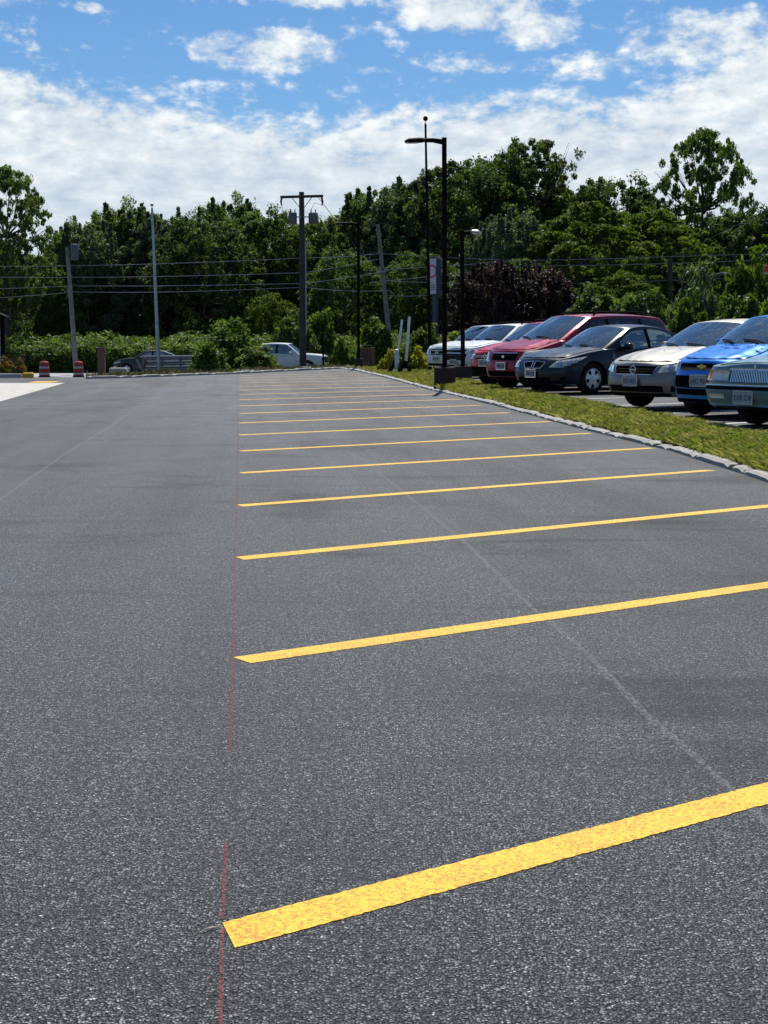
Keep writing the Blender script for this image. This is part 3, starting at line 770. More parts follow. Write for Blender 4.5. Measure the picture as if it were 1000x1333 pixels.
# front-end pieces -----------------------------------------------------------
def lamps(c,root,q,refl=None,amber=None):
    """q: corners (arc,z) for the +side lamp, mirrored"""
    for sg in(-1,1):
        qq=[(sg*a,z) for a,z in q]
        bk=MB(); c.patch(bk,qq,10,4,.004,False); 
        L_=MB(); c.patch(L_,qq,12,5,.022,True); lo=L_.build('headlight',M['lamp_lens'],root,smooth=True)
        bk.build('lamp_back',M['reflector'],lo,smooth=True)
        # bowls
        for t,rr_ in((.3,.055),(.66,.05)):
            a=(q[0][0]*(1-t)+q[1][0]*t+q[3][0]*(1-t)+q[2][0]*t)/2; z=(q[0][1]*(1-t)+q[1][1]*t+q[3][1]*(1-t)+q[2][1]*t)/2
            p=c.P(sg*a,z)+c.nrm(sg*a,z)*.012; m=MB()
            n=c.nrm(sg*a,z); rot=n.to_track_quat('Z','Y').to_matrix()
            vs=[p+rot@Vector((rr_*math.cos(2*PI*k/14),rr_*math.sin(2*PI*k/14),0)) for k in range(14)]+[p-n*.007+rot@Vector((rr_*.35*math.cos(2*PI*k/14),rr_*.35*math.sin(2*PI*k/14),0)) for k in range(14)]
            m.add(vs,[(k,(k+1)%14,14+(k+1)%14,14+k) for k in range(14)]); m.add(vs[14:],[tuple(range(14))]); m.build('bulb_bowl',M['chrome'],lo)
def pat(c,root,name,m,q,off=.008,nu=12,nv=3,smooth=True):
    b=MB(); c.patch(b,q,nu,nv,off,True); return b.build(name,m,root,smooth=smooth)
def sym(c,root,name,m,a,z0,z1,a1=None,off=.008,nu=16,nv=2):
    a1=a if a1 is None else a1
    return pat(c,root,name,m,[(-a,z0),(a,z0),(a1,z1),(-a1,z1)],off,nu,nv)
def bars(c,root,parent,m,a,zs,th=.008,off=.02,name='grille_bar'):
    b=MB()
    for z in zs: c.patch(b,[(-a,z-th),(a,z-th),(a,z+th),(-a,z+th)],14,1,off,True)
    return b.build(name,m,parent,smooth=True)
def ringbadge(c,root,a,z,r,m,bar=True):
    p=c.P(a,z)+Vector((-.035,0,0)); b=MB()
    pts=[(p.x,p.y+r*math.cos(2*PI*k/20),p.z+r*math.sin(2*PI*k/20)) for k in range(21)]
    b.tube(pts,r*.16,6,cap=False)
    if bar: b.box(p,(.012,r*2.3,r*.38),bev=.003)
    b.build('badge',m,root)
def valance(c,root): sym(c,root,'valance',M['black'],.75,c.bump+.005,c.bump+.06,off=.006)
def front_silver(c,root,PM):
    g=sym(c,root,'grille',M['black'],.40,.585,.715,.50,off=.006); bars(c,root,g,M['bronze'],.42,(.625,.665),.006,.014)
    for sg in(-1,1): pat(c,root,'grille_trim',M['chrome'],[(sg*.37,.565),(sg*.41,.60),(sg*.50,.715),(sg*.53,.715)],.016,3,6)
    sym(c,root,'grille_trim',M['chrome'],.39,.567,.583,off=.016)
    ringbadge(c,root,0,.655,.062,M['chrome'])
    lamps(c,root,[(.50,.60),(1.02,.665),(1.32,.80),(.58,.725)])
    sym(c,root,'lower_intake',M['black'],.62,.30,.40,.60,off=.006)
    for sg in(-1,1):
        f=pat(c,root,'fog_light',M['black'],[(sg*.74,.31),(sg*.90,.31),(sg*.90,.40),(sg*.74,.40)],.006,4,3)
    valance(c,root)
def front_blue(c,root,PM):
    g=sym(c,root,'grille',M['black'],.50,.70,.80,.56,off=.006)
    b=MB(); p=c.P(0,.755)+Vector((-.04,0,0)); b.box(p,(.014,.17,.03),bev=.004); b.box(p,(.012,.07,.055),bev=.004); b.build('badge',M['gold'],root)
    g2=sym(c,root,'lower_intake',M['black'],.56,.34,.62,.62,off=.008); bars(c,root,g2,M['black'],.56,(.42,.52),.007,.014)
    lamps(c,root,[(.62,.68),(.95,.74),(1.35,.98),(.68,.82)])
    for sg in(-1,1): pat(c,root,'fog_light',M['black'],[(sg*.68,.36),(sg*.86,.36),(sg*.84,.56),(sg*.70,.56)],.007,4,3)
    valance(c,root)
def front_teal(c,root,PM):
    g=sym(c,root,'grille',M['black'],.40,.60,.76,.42,off=.006)
    b=MB()
    for k in range(-14,15): c.patch(b,[(k*.028-.006,.605),(k*.028+.006,.605),(k*.028+.006,.755),(k*.028-.006,.755)],1,1,.02,True)
    b.build('grille_bar',M['chrome'],g); 
    sym(c,root,'grille_surround',M['chrome'],.44,.755,.782,off=.024)
    MB().box(c.P(0,.775)+Vector((-.03,0,.03)),(.02,.03,.06),bev=.008).build('badge',M['chrome'],root)
    for sg in(-1,1):
        q=[(sg*.44,.62),(sg*.80,.62),(sg*.80,.755),(sg*.44,.755)]; pat(c,root,'headlight',M['reflector'],q,.014,8,2)
        pat(c,root,'marker_light',M['amber'],[(sg*.82,.62),(sg*1.08,.62),(sg*1.05,.755),(sg*.82,.755)],.012,5,2)
        pat(c,root,'turn_signal',M['reflector'],[(sg*.50,.40),(sg*.80,.40),(sg*.80,.455),(sg*.50,.455)],.030,6,2)
    sym(c,root,'bumper',PM,1.0,.30,.56,off=.024,nu=30,nv=6); sym(c,root,'bumper_strip',M['chrome'],.98,.555,.578,off=.032,nu=30)
    sym(c,root,'bumper_strip',M['black'],.98,.505,.545,off=.029,nu=30)
    valance(c,root)
def front_navy(c,root,PM):
    for sg in(-1,1):
        g=pat(c,root,'grille',M['black'],[(sg*.03,.54),(sg*.24,.54),(sg*.34,.665),(sg*.035,.69)],.006,6,3)
        b=MB(); cs=[(.03,.54),(.24,.54),(.34,.665),(.035,.69)]
        for (a0,z0),(a1,z1) in zip(cs,cs[1:]+cs[:1]):
            b.tube([c.P(sg*(a0+(a1-a0)*t),z0+(z1-z0)*t)+c.nrm(sg*a0,z0)*.014 for t in(0,.25,.5,.75,1)],.010,6)
        b.build('grille_surround',M['chrome'],g)
    lamps(c,root,[(.46,.56),(.80,.565),(1.42,.80),(.62,.70)])
    sym(c,root,'lower_intake',M['black'],.50,.27,.36,off=.006)
    for sg in(-1,1): pat(c,root,'fog_light',M['black'],[(sg*.72,.30),(sg*.86,.30),(sg*.86,.37),(sg*.72,.37)],.006,4,3)
    valance(c,root)
def front_van(c,root,PM):
    g=sym(c,root,'grille',M['black'],.42,.69,.84,.46,off=.006); bars(c,root,g,M['black'],.42,(.74,.79),.007,.014)
    sym(c,root,'grille_surround',M['chrome'],.46,.845,.86,off=.016)
    MB().box(c.P(0,.77)+Vector((-.025,0,0)),(.015,.08,.06),bev=.01).build('badge',M['chrome'],root)
    lamps(c,root,[(.50,.66),(.82,.66),(1.45,.97),(.66,.90)])
    sym(c,root,'lower_intake',M['black'],.60,.32,.44,off=.006); valance(c,root)
def front_red(c,root,PM):
    g=sym(c,root,'grille',M['black'],.42,.70,.82,.46,off=.006); bars(c,root,g,M['reflector'],.42,(.74,.78),.005,.014)
    ringbadge(c,root,0,.76,.05,M['chrome'],False)
    lamps(c,root,[(.50,.68),(.85,.70),(1.25,.86),(.52,.83)])
    sym(c,root,'bumper_cover',M['black'],.95,.30,.50,off=.010,nu=24); valance(c,root)
def front_white1(c,root,PM):
    g=sym(c,root,'grille',M['black'],.34,.72,.92,.42,off=.006); bars(c,root,g,M['reflector'],.36,(.77,.87),.006,.014)
    for sg in(-1,1): pat(c,root,'grille_trim',M['chrome'],[(sg*.32,.70),(sg*.36,.72),(sg*.45,.93),(sg*.41,.93)],.02,3,6)
    sym(c,root,'grille_trim',M['chrome'],.36,.695,.72,off=.02); ringbadge(c,root,0,.82,.07,M['chrome'])
    lamps(c,root,[(.50,.76),(.95,.78),(1.2,.92),(.52,.92)])
    sym(c,root,'lower_intake',M['black'],.62,.36,.44,off=.006); sym(c,root,'skid_trim',M['chrome'],.66,.335,.36,off=.012)
    for sg in(-1,1): pat(c,root,'fog_light',M['black'],[(sg*.76,.45),(sg*.92,.45),(sg*.92,.55),(sg*.76,.55)],.006,4,3)
    valance(c,root)
def front_white2(c,root,PM):
    g=sym(c,root,'grille',M['black'],.46,.83,.90,.52,off=.006); g2=sym(c,root,'grille',M['black'],.50,.58,.78,.56,off=.006)
    bars(c,root,g2,M['interior'],.48,(.63,.68,.73),.006,.014)
    lamps(c,root,[(.56,.82),(.98,.84),(1.35,.99),(.58,.91)])
    sym(c,root,'lower_intake',M['black'],.60,.36,.44,off=.006); sym(c,root,'skid_trim',M['chrome'],.66,.335,.36,off=.012)
    for sg in(-1,1): pat(c,root,'fog_light',M['reflector'],[(sg*.76,.46),(sg*.90,.46),(sg*.90,.55),(sg*.76,.55)],.012,4,3)
    valance(c,root)
def front_far(c,root,PM):
    sym(c,root,'grille',M['black'],.45,.58,.70,off=.006); lamps(c,root,[(.50,.62),(.90,.64),(1.25,.78),(.52,.73)]); sym(c,root,'bumper_strip',M['chrome'],.95,.42,.47,off=.012)
def front_pick(c,root,PM):
    g=sym(c,root,'grille',M['black'],.62,.78,1.08,off=.006); sym(c,root,'grille_surround',M['chrome'],.66,1.08,1.12,off=.02); bars(c,root,g,M['chrome'],.6,(.86,.94,1.02),.012,.02)
    lamps(c,root,[(.68,.86),(.98,.86),(1.10,1.06),(.68,1.06)]); sym(c,root,'bumper',M['chrome'],1.0,.48,.72,off=.05,nu=24,nv=4)
PT=dict(silver=paint('silver_beige_paint',(.225,.215,.185),.8,.38),blue=paint('bright_blue_paint',(.012,.20,.66),.25,.22,.04),teal=paint('pale_teal_paint',(.095,.185,.225),.35,.3,.06),
 navy=paint('dark_blue_paint',(.005,.008,.018),0,.25,.002,.3),maroon=paint('maroon_paint',(.30,.010,.026),.3,.25,.03),red=paint('red_paint',(.62,.015,.035),.2,.25,.04),
 white=paint('white_paint',(.66,.67,.68),0,.35,.05),silverw=paint('silver_white_paint',(.60,.62,.64),.1,.35,.05),dark=paint('charcoal_paint',(.02,.025,.035),.2,.3,.03,.4),)
RZ=math.atan2(.59,.807); G='cars parked in a row beyond the verge'
def O(x,y): return (x,y,zl(y)+.006)
sed=dict(sides=[(1.72,2.50),(2.60,3.30),(3.36,3.72)],doors=[(1.42,2.52),(2.54,3.52)])
make_car('parked_car','silver beige sedan with a round grille badge, between bright blue hatchback and dark blue sedan','sedan',G,O(4.05,25.2),RZ,PT['silver'],
  Car(L=4.86,W=1.79,H=1.47,foh=.97,wb=2.80,nose=.715,hood=[(0,0),(.35,.10),(.8,.20)],xc=1.34,zc=.99,x1=2.12,x2=3.30,x3=4.15,z3=1.08,belt=.97,rim='seven',**sed),front_silver,(0,.475,'473 RFZ'))
make_car('parked_car','bright blue hatchback with a gold badge, black grille and large black lower intake','hatchback',G,O(4.62,22.55),RZ,PT['blue'],
  Car(L=3.65,W=1.60,H=1.53,foh=.74,wb=2.38,wr=.29,nose=.80,hood=[(0,0),(.3,.07),(.7,.17)],xc=1.0,zc=1.06,x1=1.72,x2=2.95,x3=3.45,z3=1.15,belt=1.03,cf=.7,bump=.22,rearz=1.12,tumble=.17,bow=.22,
   sides=[(1.40,2.10),(2.18,2.80)],doors=[(1.10,2.12),(2.14,2.90)],rim='five'),front_blue,(.0,.55,'6HC 936'))
make_car('parked_car','old pale teal sedan with an upright chrome barred grille, nearest car at the right edge','sedan',G,O(4.75,19.75),RZ,PT['teal'],
  Car(L=5.38,W=1.96,H=1.44,foh=1.05,wb=2.91,wr=.335,nose=.79,hood=[(0,0),(.3,.035),(1.0,.12)],xc=1.72,zc=.955,x1=2.45,x2=3.55,x3=4.3,z3=1.0,belt=.95,cf=.50,n=4.2,lean=.03,bump=.27,hoodbow=.08,
   sides=[(2.06,2.85),(2.95,3.75)],doors=[(1.80,2.88),(2.92,3.85)],rim='nine',handle='chrome'),front_teal,(.17,.41,'Z18 C4S'))
make_car('parked_car','dark blue sedan with silver spoked wheel and twin grilles, in front of the maroon minivan','sedan',G,O(3.12,32.6),RZ,PT['navy'],
  Car(L=4.80,W=1.79,H=1.45,foh=.96,wb=2.85,wr=.33,nose=.69,hood=[(0,0),(.35,.10),(.8,.18)],xc=1.42,zc=.95,x1=2.22,x2=3.25,x3=4.30,z3=1.06,belt=.94,lean=.12,rim='five',seat='seat_beige',
   sides=[(1.82,2.62),(2.72,3.42),(3.48,3.85)],doors=[(1.50,2.64),(2.68,3.60)]),front_navy,(.0,.44,'381 PJ'))
make_car('parked_car','maroon minivan with a roof rack, between the dark blue sedan and the small red crossover','minivan',G,O(2.72,35.6),RZ,PT['maroon'],
  Car(L=4.95,W=1.95,H=1.75,foh=.92,wb=2.95,wr=.335,nose=.86,hood=[(0,0),(.35,.11),(.8,.22)],xc=1.15,zc=1.15,x1=2.12,x2=4.45,x3=4.85,z3=1.15,belt=1.08,bump=.24,cf=.8,rearz=1.15,tumble=.22,rack=True,dark_rear=True,rim='nine',bow=.25,
   sides=[(1.62,2.55),(2.65,3.65),(3.72,4.55)],doors=[(1.30,2.58),(2.62,3.68)]),front_van,(0,.56,'7NB 204'),side_tint='glass_dark')
make_car('parked_car','small red crossover with a black roof rail, between the maroon minivan and the white SUVs','crossover',G,O(2.52,38.9),RZ,PT['red'],
  Car(L=4.40,W=1.80,H=1.63,foh=.85,wb=2.62,wr=.34,nose=.83,hood=[(0,0),(.3,.08),(.8,.18)],xc=1.15,zc=1.09,x1=1.90,x2=3.75,x3=4.25,z3=1.12,belt=1.05,bump=.27,rearz=1.12,rack=True,dark_rear=True,rim='five',
   sides=[(1.56,2.32),(2.42,3.15),(3.22,3.85)],doors=[(1.25,2.35),(2.38,3.25)]),front_red,(0,.60,'52K 118'))
make_car('parked_car','white SUV behind the second lamp post, with a wide black lower grille','SUV',G,O(2.25,49.6),RZ,PT['silverw'],
  Car(L=5.0,W=1.98,H=1.74,foh=.95,wb=3.0,wr=.37,nose=.93,hood=[(0,0),(.3,.08),(.8,.17)],xc=1.35,zc=1.17,x1=2.12,x2=4.2,x3=4.8,z3=1.2,belt=1.12,bump=.33,rearz=1.2,dark_rear=True,rack=True,rim='five',
   sides=[(1.75,2.60),(2.70,3.55),(3.62,4.35)],doors=[(1.45,2.62),(2.66,3.65)]),front_white2,(0,.52,'8WD 63'))
make_car('parked_car','white SUV with a chrome framed grille, farthest car of the row','SUV',G,O(1.80,52.9),RZ,PT['white'],
  Car(L=5.0,W=1.95,H=1.74,foh=.93,wb=2.9,wr=.37,nose=.95,hood=[(0,0),(.3,.08),(.8,.15)],xc=1.35,zc=1.16,x1=2.08,x2=4.2,x3=4.8,z3=1.2,belt=1.11,bump=.33,rearz=1.2,dark_rear=True,rim='five',
   sides=[(1.72,2.58),(2.68,3.55),(3.62,4.35)],doors=[(1.42,2.60),(2.64,3.65)]),front_white1,(0,.60,'3LT 470'))
make_car('road_car','charcoal sedan on the road behind the steel rails, in front of the hedge','sedan',None,(-16.9,96.5,-.90),0,PT['dark'],
  Car(L=4.8,W=1.8,H=1.47,foh=.95,wb=2.8,nose=.74,hood=[(0,0),(.35,.09),(.8,.18)],xc=1.38,zc=.99,x1=2.15,x2=3.3,x3=4.15,z3=1.06,belt=.97,**sed),front_far)
make_car('pickup_truck','white pickup truck on the road, half hidden by leafy bushes and the utility pole','pickup truck',None,(-3.45,93.5,-.90),PI-rad(10),PT['white'],
  Car(L=5.9,W=2.02,H=1.93,foh=1.0,wb=3.6,wr=.44,sill=.45,nose=1.12,hood=[(0,0),(.25,.07),(.9,.12)],xc=1.55,zc=1.27,x1=2.30,x2=3.85,x3=4.05,z3=1.33,belt=1.28,bump=.50,rearz=1.32,cf=.45,n=4,lean=.04,hoodbow=.06,
   sides=[(1.98,2.85),(2.97,3.75)],doors=[(1.72,2.9),(2.94,3.85)]),front_pick)
# ================================================================== poles and street furniture
def lamp(px,ybase,ytop,Y,side,L,label,basew,baseh,z0,hd):
    p=at(px,ybase,Y); top=at(px,ytop,Y).z; x,y=p.x,p.y
    r=empty('street_lamp',(x,y,z0)); tag(r,label,'street lamp','dark lamp posts of the lot'); H=top-z0
    MB().box((0,0,baseh/2),(basew,basew,baseh),bev=.03).build('base',M['base_conc'],r)
    MB().box((0,0,baseh+.015),(.28,.28,.03)).build('base_plate',M['bronze'],r)
    MB().box((0,0,(H+baseh)/2),(.125,.125,H-baseh),bev=.012).build('pole',M['bronze'],r)
    a=MB(); zz=H-.10
    a.tube([(0,0,zz-.02),(side*.12,0,zz),(side*.30,0,zz+.03),(side*L*.5,0,zz+.03)],[.07,.07,.06,.055],8); a.build('arm',M['bronze'],r,smooth=True)
    h=MB(); x0=side*L*.46; x1=side*L
    h.grid(lambda u,v:(x0+(x1-x0)*u, .16*math.sin(min(1,u*3+.3)*PI/2)*(1-max(0,u-.8)*2.5)*math.cos(2*PI*v), zz+.025-.03*u+(.085 if math.sin(2*PI*v)>0 else .05)*math.sin(2*PI*v)*math.sin(min(1,u*2.5+.3)*PI/2)*(1-max(0,u-.8)*3)),14,14)
    ho=h.build('lamp_head',M[hd],r,smooth=True)
    MB().box(((x0+x1)/2+side*.1,0,zz-.035),(abs(x1-x0)*.55,.2,.012)).build('lamp_glass',M['reflector'],ho)
    return r
lamp(575.5,500,179,41.5,-1,1.05,'tallest dark lamp post, on a square block in the verge beside the kerb','',.62,.1,'bronze') if False else None
l1=lamp(579,500,179,41.5,-1,1.05,'tallest dark lamp post, on a square block, its head standing against the sky',.56,.56,.06,'bronze')
l1.rotation_euler=(0,rad(-.35),0)
l2=lamp(603,490,299,46.5,1,.55,'shorter lamp post with a bright head, in front of the nearer white SUV',.52,.50,.06,'alu')
l2.rotation_euler=(0,rad(-.8),0)
l3=lamp(467,482,289,68.0,-1,1.05,'dark lamp post at the far corner of the lot beside the slatted wooden crate',.40,.50,-.02,'bronze')
# dark flagpole with ball
def pole(name,label,cat,px0,py0,px1,py1,Y,r0,r1,m,ball=None,z0=None,group=None):
    a=at(px0,py0,Y); t=at(px1,py1,Y); 
    if z0 is not None:
        k=(z0-t.z)/(a.z-t.z); a=t+(a-t)*k
    r=empty(name,a); tag(r,label,cat,group); v=t-a
    MB().tube([(0,0,0),v*.5,v],[r0,(r0+r1)/2,r1],12).build('shaft',m,r,smooth=True,angle=50)
    MB().lathe([(r0*2.4,-.02),(r0*2.4,.04),(r0*1.4,.09)]).build('foot',M['base_conc'],r)
    if ball:
        MB().tube([v,v+Vector((0,0,ball*1.2))],r1*.45,6).build('spindle',m,r)
        b=MB(); b.grid(lambda u,w:tuple(v+Vector((ball*math.cos(2*PI*u)*math.sin(PI*w),ball*math.sin(2*PI*u)*math.sin(PI*w),ball*2+ball*math.cos(PI*w)))),16,10); b.build('finial_ball',m,r,smooth=True)
    return r
pole('flagpole','tall thin dark flagpole with a ball on top, behind the tallest lamp post','flagpole',559.5,452,554,161,60,.075,.04,M['bronze'],.095,z0=0)
pole('flagpole','pale grey metal flagpole with a ball tip, rising behind the steel rails on the left','flagpole',206.5,470,198,271,84,.115,.06,M['alu'],.09,z0=-.7)
pole('wooden_pole','leaning grey wooden pole amid the trees right of the far lamp post','pole',509,462,492,292,84,.15,.09,M['old_wood'],None,z0=-.6)
pole('steel_post','thin post with a pale tip, in the bushes right of the white pickup','post',421,470,420,425,80,.05,.04,M['bronze'],.05,z0=-.5)
pole('dark_pole','dark utility pole behind the maroon minivan, in front of the purple tree','utility pole',681,430,681,340,98,.15,.13,M['wood_pole'],None,z0=-.9)
pole('dark_pole','dark utility pole behind the silver beige sedan, carrying the wires on the right','utility pole',872.5,440,872.5,336,98,.17,.15,M['wood_pole'],None,z0=-.9)
# utility pole with crossarm and transformers
def can(root,x,y,z,r,h):
    c_=MB().lathe([(r*.9,0),(r,.03),(r,h*.9),(r*.85,h*.97),(r*.3,h)],c=(x,y,z),n=20).build('transformer',M['can'],root,smooth=True,angle=40)
    for dx in(-.1,.1): MB().lathe([(.02,0),(.03,.05),(.02,.1),(.03,.13),(.01,.18)],c=(x+dx,y,z+h*.95),n=10).build('bushing',M['wire_dark'],c_,smooth=True)
    MB().box((x*.55,y,z+h*.6),(abs(x)*.9,.06,.05)).build('bracket',M['steel'],c_)
    return c_
a=at(394.5,470,72); t=at(393.5,250,72); z0=-.1; r=empty('utility_pole',(a.x,72,z0)); H=t.z-z0
tag(r,'tall dark utility pole with a crossarm and two transformers, in front of the white pickup','utility pole')
MB().tube([(0,0,0),(0,0,H*.5),(-.02,0,H)],[.165,.145,.12],14).build('pole',M['wood_pole'],r,smooth=True,angle=50)
MB().box((0,-.18,H-.22),(1.98,.1,.12),Matrix.Rotation(rad(-1.5),3,'Y'),bev=.01).build('crossarm',M['wood_pole'],r)
for s_ in(-1,1):
    MB().tube([(s_*.08,-.16,H-.75),(s_*.45,-.16,H-.27)],.02,6).build('brace',M['steel'],r)
    MB().tube([(s_*.9,-.18,H-.22),(s_*.96,-.18,H-.45),(s_*.93,-.18,H-.62)],[.05,.045,.03],8).build('insulator',M['wire_dark'],r)
can(r,-.42,-.12,H-1.45,.19,.52); can(r,.52,-.12,H-1.45,.22,.52)
MB().tube([(.17,-.12,1.6),(.16,-.12,H-2.2)],.03,6).build('cable_guard',M['steel'],r)
MB().tube([(-.93,-.18,H-.62),(-.75,-.18,H-1.2),(-.45,-.18,H-.85)],.012,5).build('jumper_wire',M['wire_dark'],r)
MB().tube([(.93,-.18,H-.62),(.6,-.18,H-.5),(.4,-.18,H-.85)],.012,5).build('jumper_wire',M['wire_dark'],r)
MB().lathe([(.30,0),(.32,.05),(.22,.10)],c=(0,0,0)).build('footing',M['concrete'],r)
# small pale stone/hydrant cap in front of it
MB().lathe([(.28,0),(.27,.09),(.18,.13)],c=(0,0,0),n=16)
tag(MB().lathe([(.30,0),(.30,.05),(.22,.11)],c=(at(397,477,66.8).x,66.8,.03),n=16).build('manhole_collar',M['concrete'],smooth=True,angle=30),'pale round concrete cap at the foot of the crossarm pole','concrete cap')
tag(MB().box((at(316,484,60.6).x,61.4,.06),(.75,.4,.10),bev=.03).build('concrete_slab',M['concrete']),'pale flat slab behind the far kerb, left of the leafy bushes','slab')
# leaning pole with transformer on the left
a=at(99.5,486,94); t=at(87.5,322,94); z0=-.9; k=(z0-t.z)/(a.z-t.z); a=t+(a-t)*k
r=empty('utility_pole',a); v=t-a; tag(r,'leaning grey utility pole with one transformer, standing behind the right traffic drum','utility pole')
MB().tube([(0,0,0),v*.5,v],[.16,.14,.11],12).build('pole',M['old_wood'],r,smooth=True,angle=50)
c_=can(r,v.x*.93+.42,v.y,v.z-.75,.25,.95)
# pipes in black tripod feet
def pipe(pxb,pyb,pxt,pyt,Y,r,label,post=False):
    a=at(pxb,pyb,Y); t=at(pxt,pyt,Y); g=.10; k=(g-t.z)/(a.z-t.z); a=t+(a-t)*k
    e=empty('signal_pipe',a); tag(e,label,'pipe','white pipes in black feet on the verge'); v=t-a
    MB().tube([v*.08,v],r,10).build('pipe',M['white_plastic'],e,smooth=True,angle=50)
    for q in range(4):
        an=q*PI/2+.6; b=MB(); b.tube([(.30*math.cos(an),.30*math.sin(an),.03),(.05*math.cos(an),.05*math.sin(an),.40)],[.05,.04],6); b.build('foot',M['black'],e)
    MB().lathe([(.10,.20),(.10,.42),(.07,.46)],n=14).build('collar',M['black'],e,smooth=True,angle=40)
    MB().tube([(-.05,-.22,.04),(.05,-.22,.04)],.07,8).build('weight',M['white_plastic'],e)
pipe(528,479,533,412,55.5,.052,'slender white pipe in a black foot, taller right one of the leaning pair')
pipe(515.5,478.5,523.5,416,56.5,.045,'slender white pipe behind a stub post, left one of the pair in black feet')
p=at(516.5,477,56); e=empty('bollard',(p.x,55.6,.1)); tag(e,'short stout pale grey stub post between the two white pipes and the yellow flowers','post')
MB().lathe([(.075,.15),(.075,.80),(.06,.83)],n=16).build('post',M['alu'],e,smooth=True,angle=40); MB().lathe([(.085,.8),(.085,.86),(.03,.88)],n=16).build('cap',M['white_plastic'],e,smooth=True,angle=40)
# wooden crate / slatted screen
p=at(476,478,69.0); e=empty('wooden_crate',(p.x,69.6,.02),rad(20)); tag(e,'brown slatted wooden crate beside the dark lamp post at the far corner','crate')
for k in range(6): MB().box((-.30+k*.12,-.25,.47),(.078,.03,.90),bev=.006).build('slat',M['crate'],e)
for k in range(5): MB().box((.34,-.2+k*.11,.47),(.03,.07,.90),bev=.006).build('slat',M['crate'],e)
for z in(.1,.85): MB().box((.0,-.22,z),(.66,.03,.07)).build('rail',M['crate'],e); MB().box((.31,0,z),(.03,.5,.07)).build('rail',M['crate'],e)
b=MB(); b.tube([(-.2,0,.9),(-.2,0,1.02),(.28,0,1.02),(.28,0,.9)],.015,6); b.build('wire_handle',M['steel'],e)
# steel guard rails
p=at(186,480,84); q=at(262,476,84); e=empty('guard_rail',(p.x,84,-.78)); tag(e,'three grey steel rails on dark posts, in front of the charcoal sedan on the road','guard rail'); L=q.x-p.x
for k in range(3):
    z=.50+k*.28; b=MB(); pr=[(-.0,-.12),(.05,-.06),(.01,0),(.05,.06),(-.0,.12)]
    vs=[];n=2
    for xx in(0,L):
        for (yy_,zz_) in pr: vs.append((xx,-yy_,z+zz_+.03*xx/L))
        for (yy_,zz_) in pr[::-1]: vs.append((xx,-yy_+.02,z+zz_+.03*xx/L))
    b.add(vs,[(i,(i+1)%10,10+(i+1)%10,10+i) for i in range(10)]+[tuple(range(9,-1,-1)),tuple(range(10,20))]); b.build('rail',M['steel'],e)
for k in range(4): MB().box((L*(.03+k*.31),.08,.45),(.12,.1,1.3),bev=.01).build('post',M['bronze'],e)
MB().tube([(-.15,-.1,.1),(.25,-.12,1.0)],.05,6).build('stay',M['fence_red'],e); MB().tube([(.1,-.1,.1),(-.3,-.12,.95)],.05,6).build('stay',M['steel'],e)
p=at(154,482,87); e=tag(MB().box((p.x,87,-.55),(.95,.5,.46),bev=.05).build('concrete_block',M['concrete']),'pale grey concrete block at the nose of the charcoal sedan','concrete block')
p=at(132.5,470,94.5); e=empty('brick_pillar',(p.x,94.5,-.9)); tag(e,'dark brick gate pillar in front of the hedge, left of the charcoal sedan','pillar')
MB().box((0,0,.8),(.42,.42,1.6),bev=.01).build('shaft',M['brick'],e); MB().box((0,0,1.64),(.5,.5,.07),bev=.015).build('cap',M['base_conc'],e)
# traffic drums
def drum(px,label):
    Y=86; p=at(px,488,Y); e=empty('traffic_drum',(p.x,Y,lotz(0,Y)-.0)); tag(e,label,'traffic drum','red and white drums at the lot exit')
    MB().lathe([(.33,0),(.34,.05),(.30,.09)],n=20).build('rubber_base',M['rubber'],e)
    pr=[(.29,.08),(.29,.26),(.275,.28),(.275,.46),(.26,.48),(.26,.66),(.245,.68),(.245,.82),(.20,.88),(.12,.89)]
    MB().lathe(pr,n=24).build('barrel',M['drum'],e,smooth=True,angle=35)
    for za,zb,rr_ in((.15,.25,.296),(.50,.60,.268)): MB().lathe([(rr_,za),(rr_,zb)],n=24).build('reflective_band',M['drum_white'],e,smooth=True,angle=35)
    MB().tube([(-.09,0,.89),(-.07,0,.96),(.07,0,.96),(.09,0,.89)],.02,6).build('handle',M['drum'],e)
drum(58,'left red and white traffic drum, beside the yellow kerb end and flower bed'); drum(102.5,'right red and white traffic drum, at the foot of the leaning utility pole')
# brown-red fence behind the planter and the roofed notice board
e=empty('picket_fence',(at(0,480,78).x,78,-.62)); tag(e,'low red brown picket fence behind the flower bed at the left edge','fence'); x1=at(31,480,78).x-at(0,480,78).x
for k in range(-8,9): 
    if k*.14<x1: MB().box((k*.14,0,.5),(.07,.03,.95),bev=.006).build('picket',M['fence_red'],e)
for z in(.2,.85): MB().box(((x1-1.1)/2,.03,z),(x1+1.1,.04,.08)).build('rail',M['fence_red'],e)
MB().box((x1-.05,0,.55),(.15,.15,1.1),bev=.01).build('post',M['fence_red'],e); MB().box((x1-.05,0,1.13),(.2,.2,.06),bev=.01).build('post_cap',M['fence_red'],e)
p=at(4.5,460,66); e=empty('notice_board',(p.x,66,-.3)); tag(e,'tall roofed dark notice board with white panels, cut off by the left edge','notice board')
for x_ in(0,-1.7): MB().box((x_,0,1.3),(.16,.16,2.6),bev=.01).build('post',M['bronze'],e)
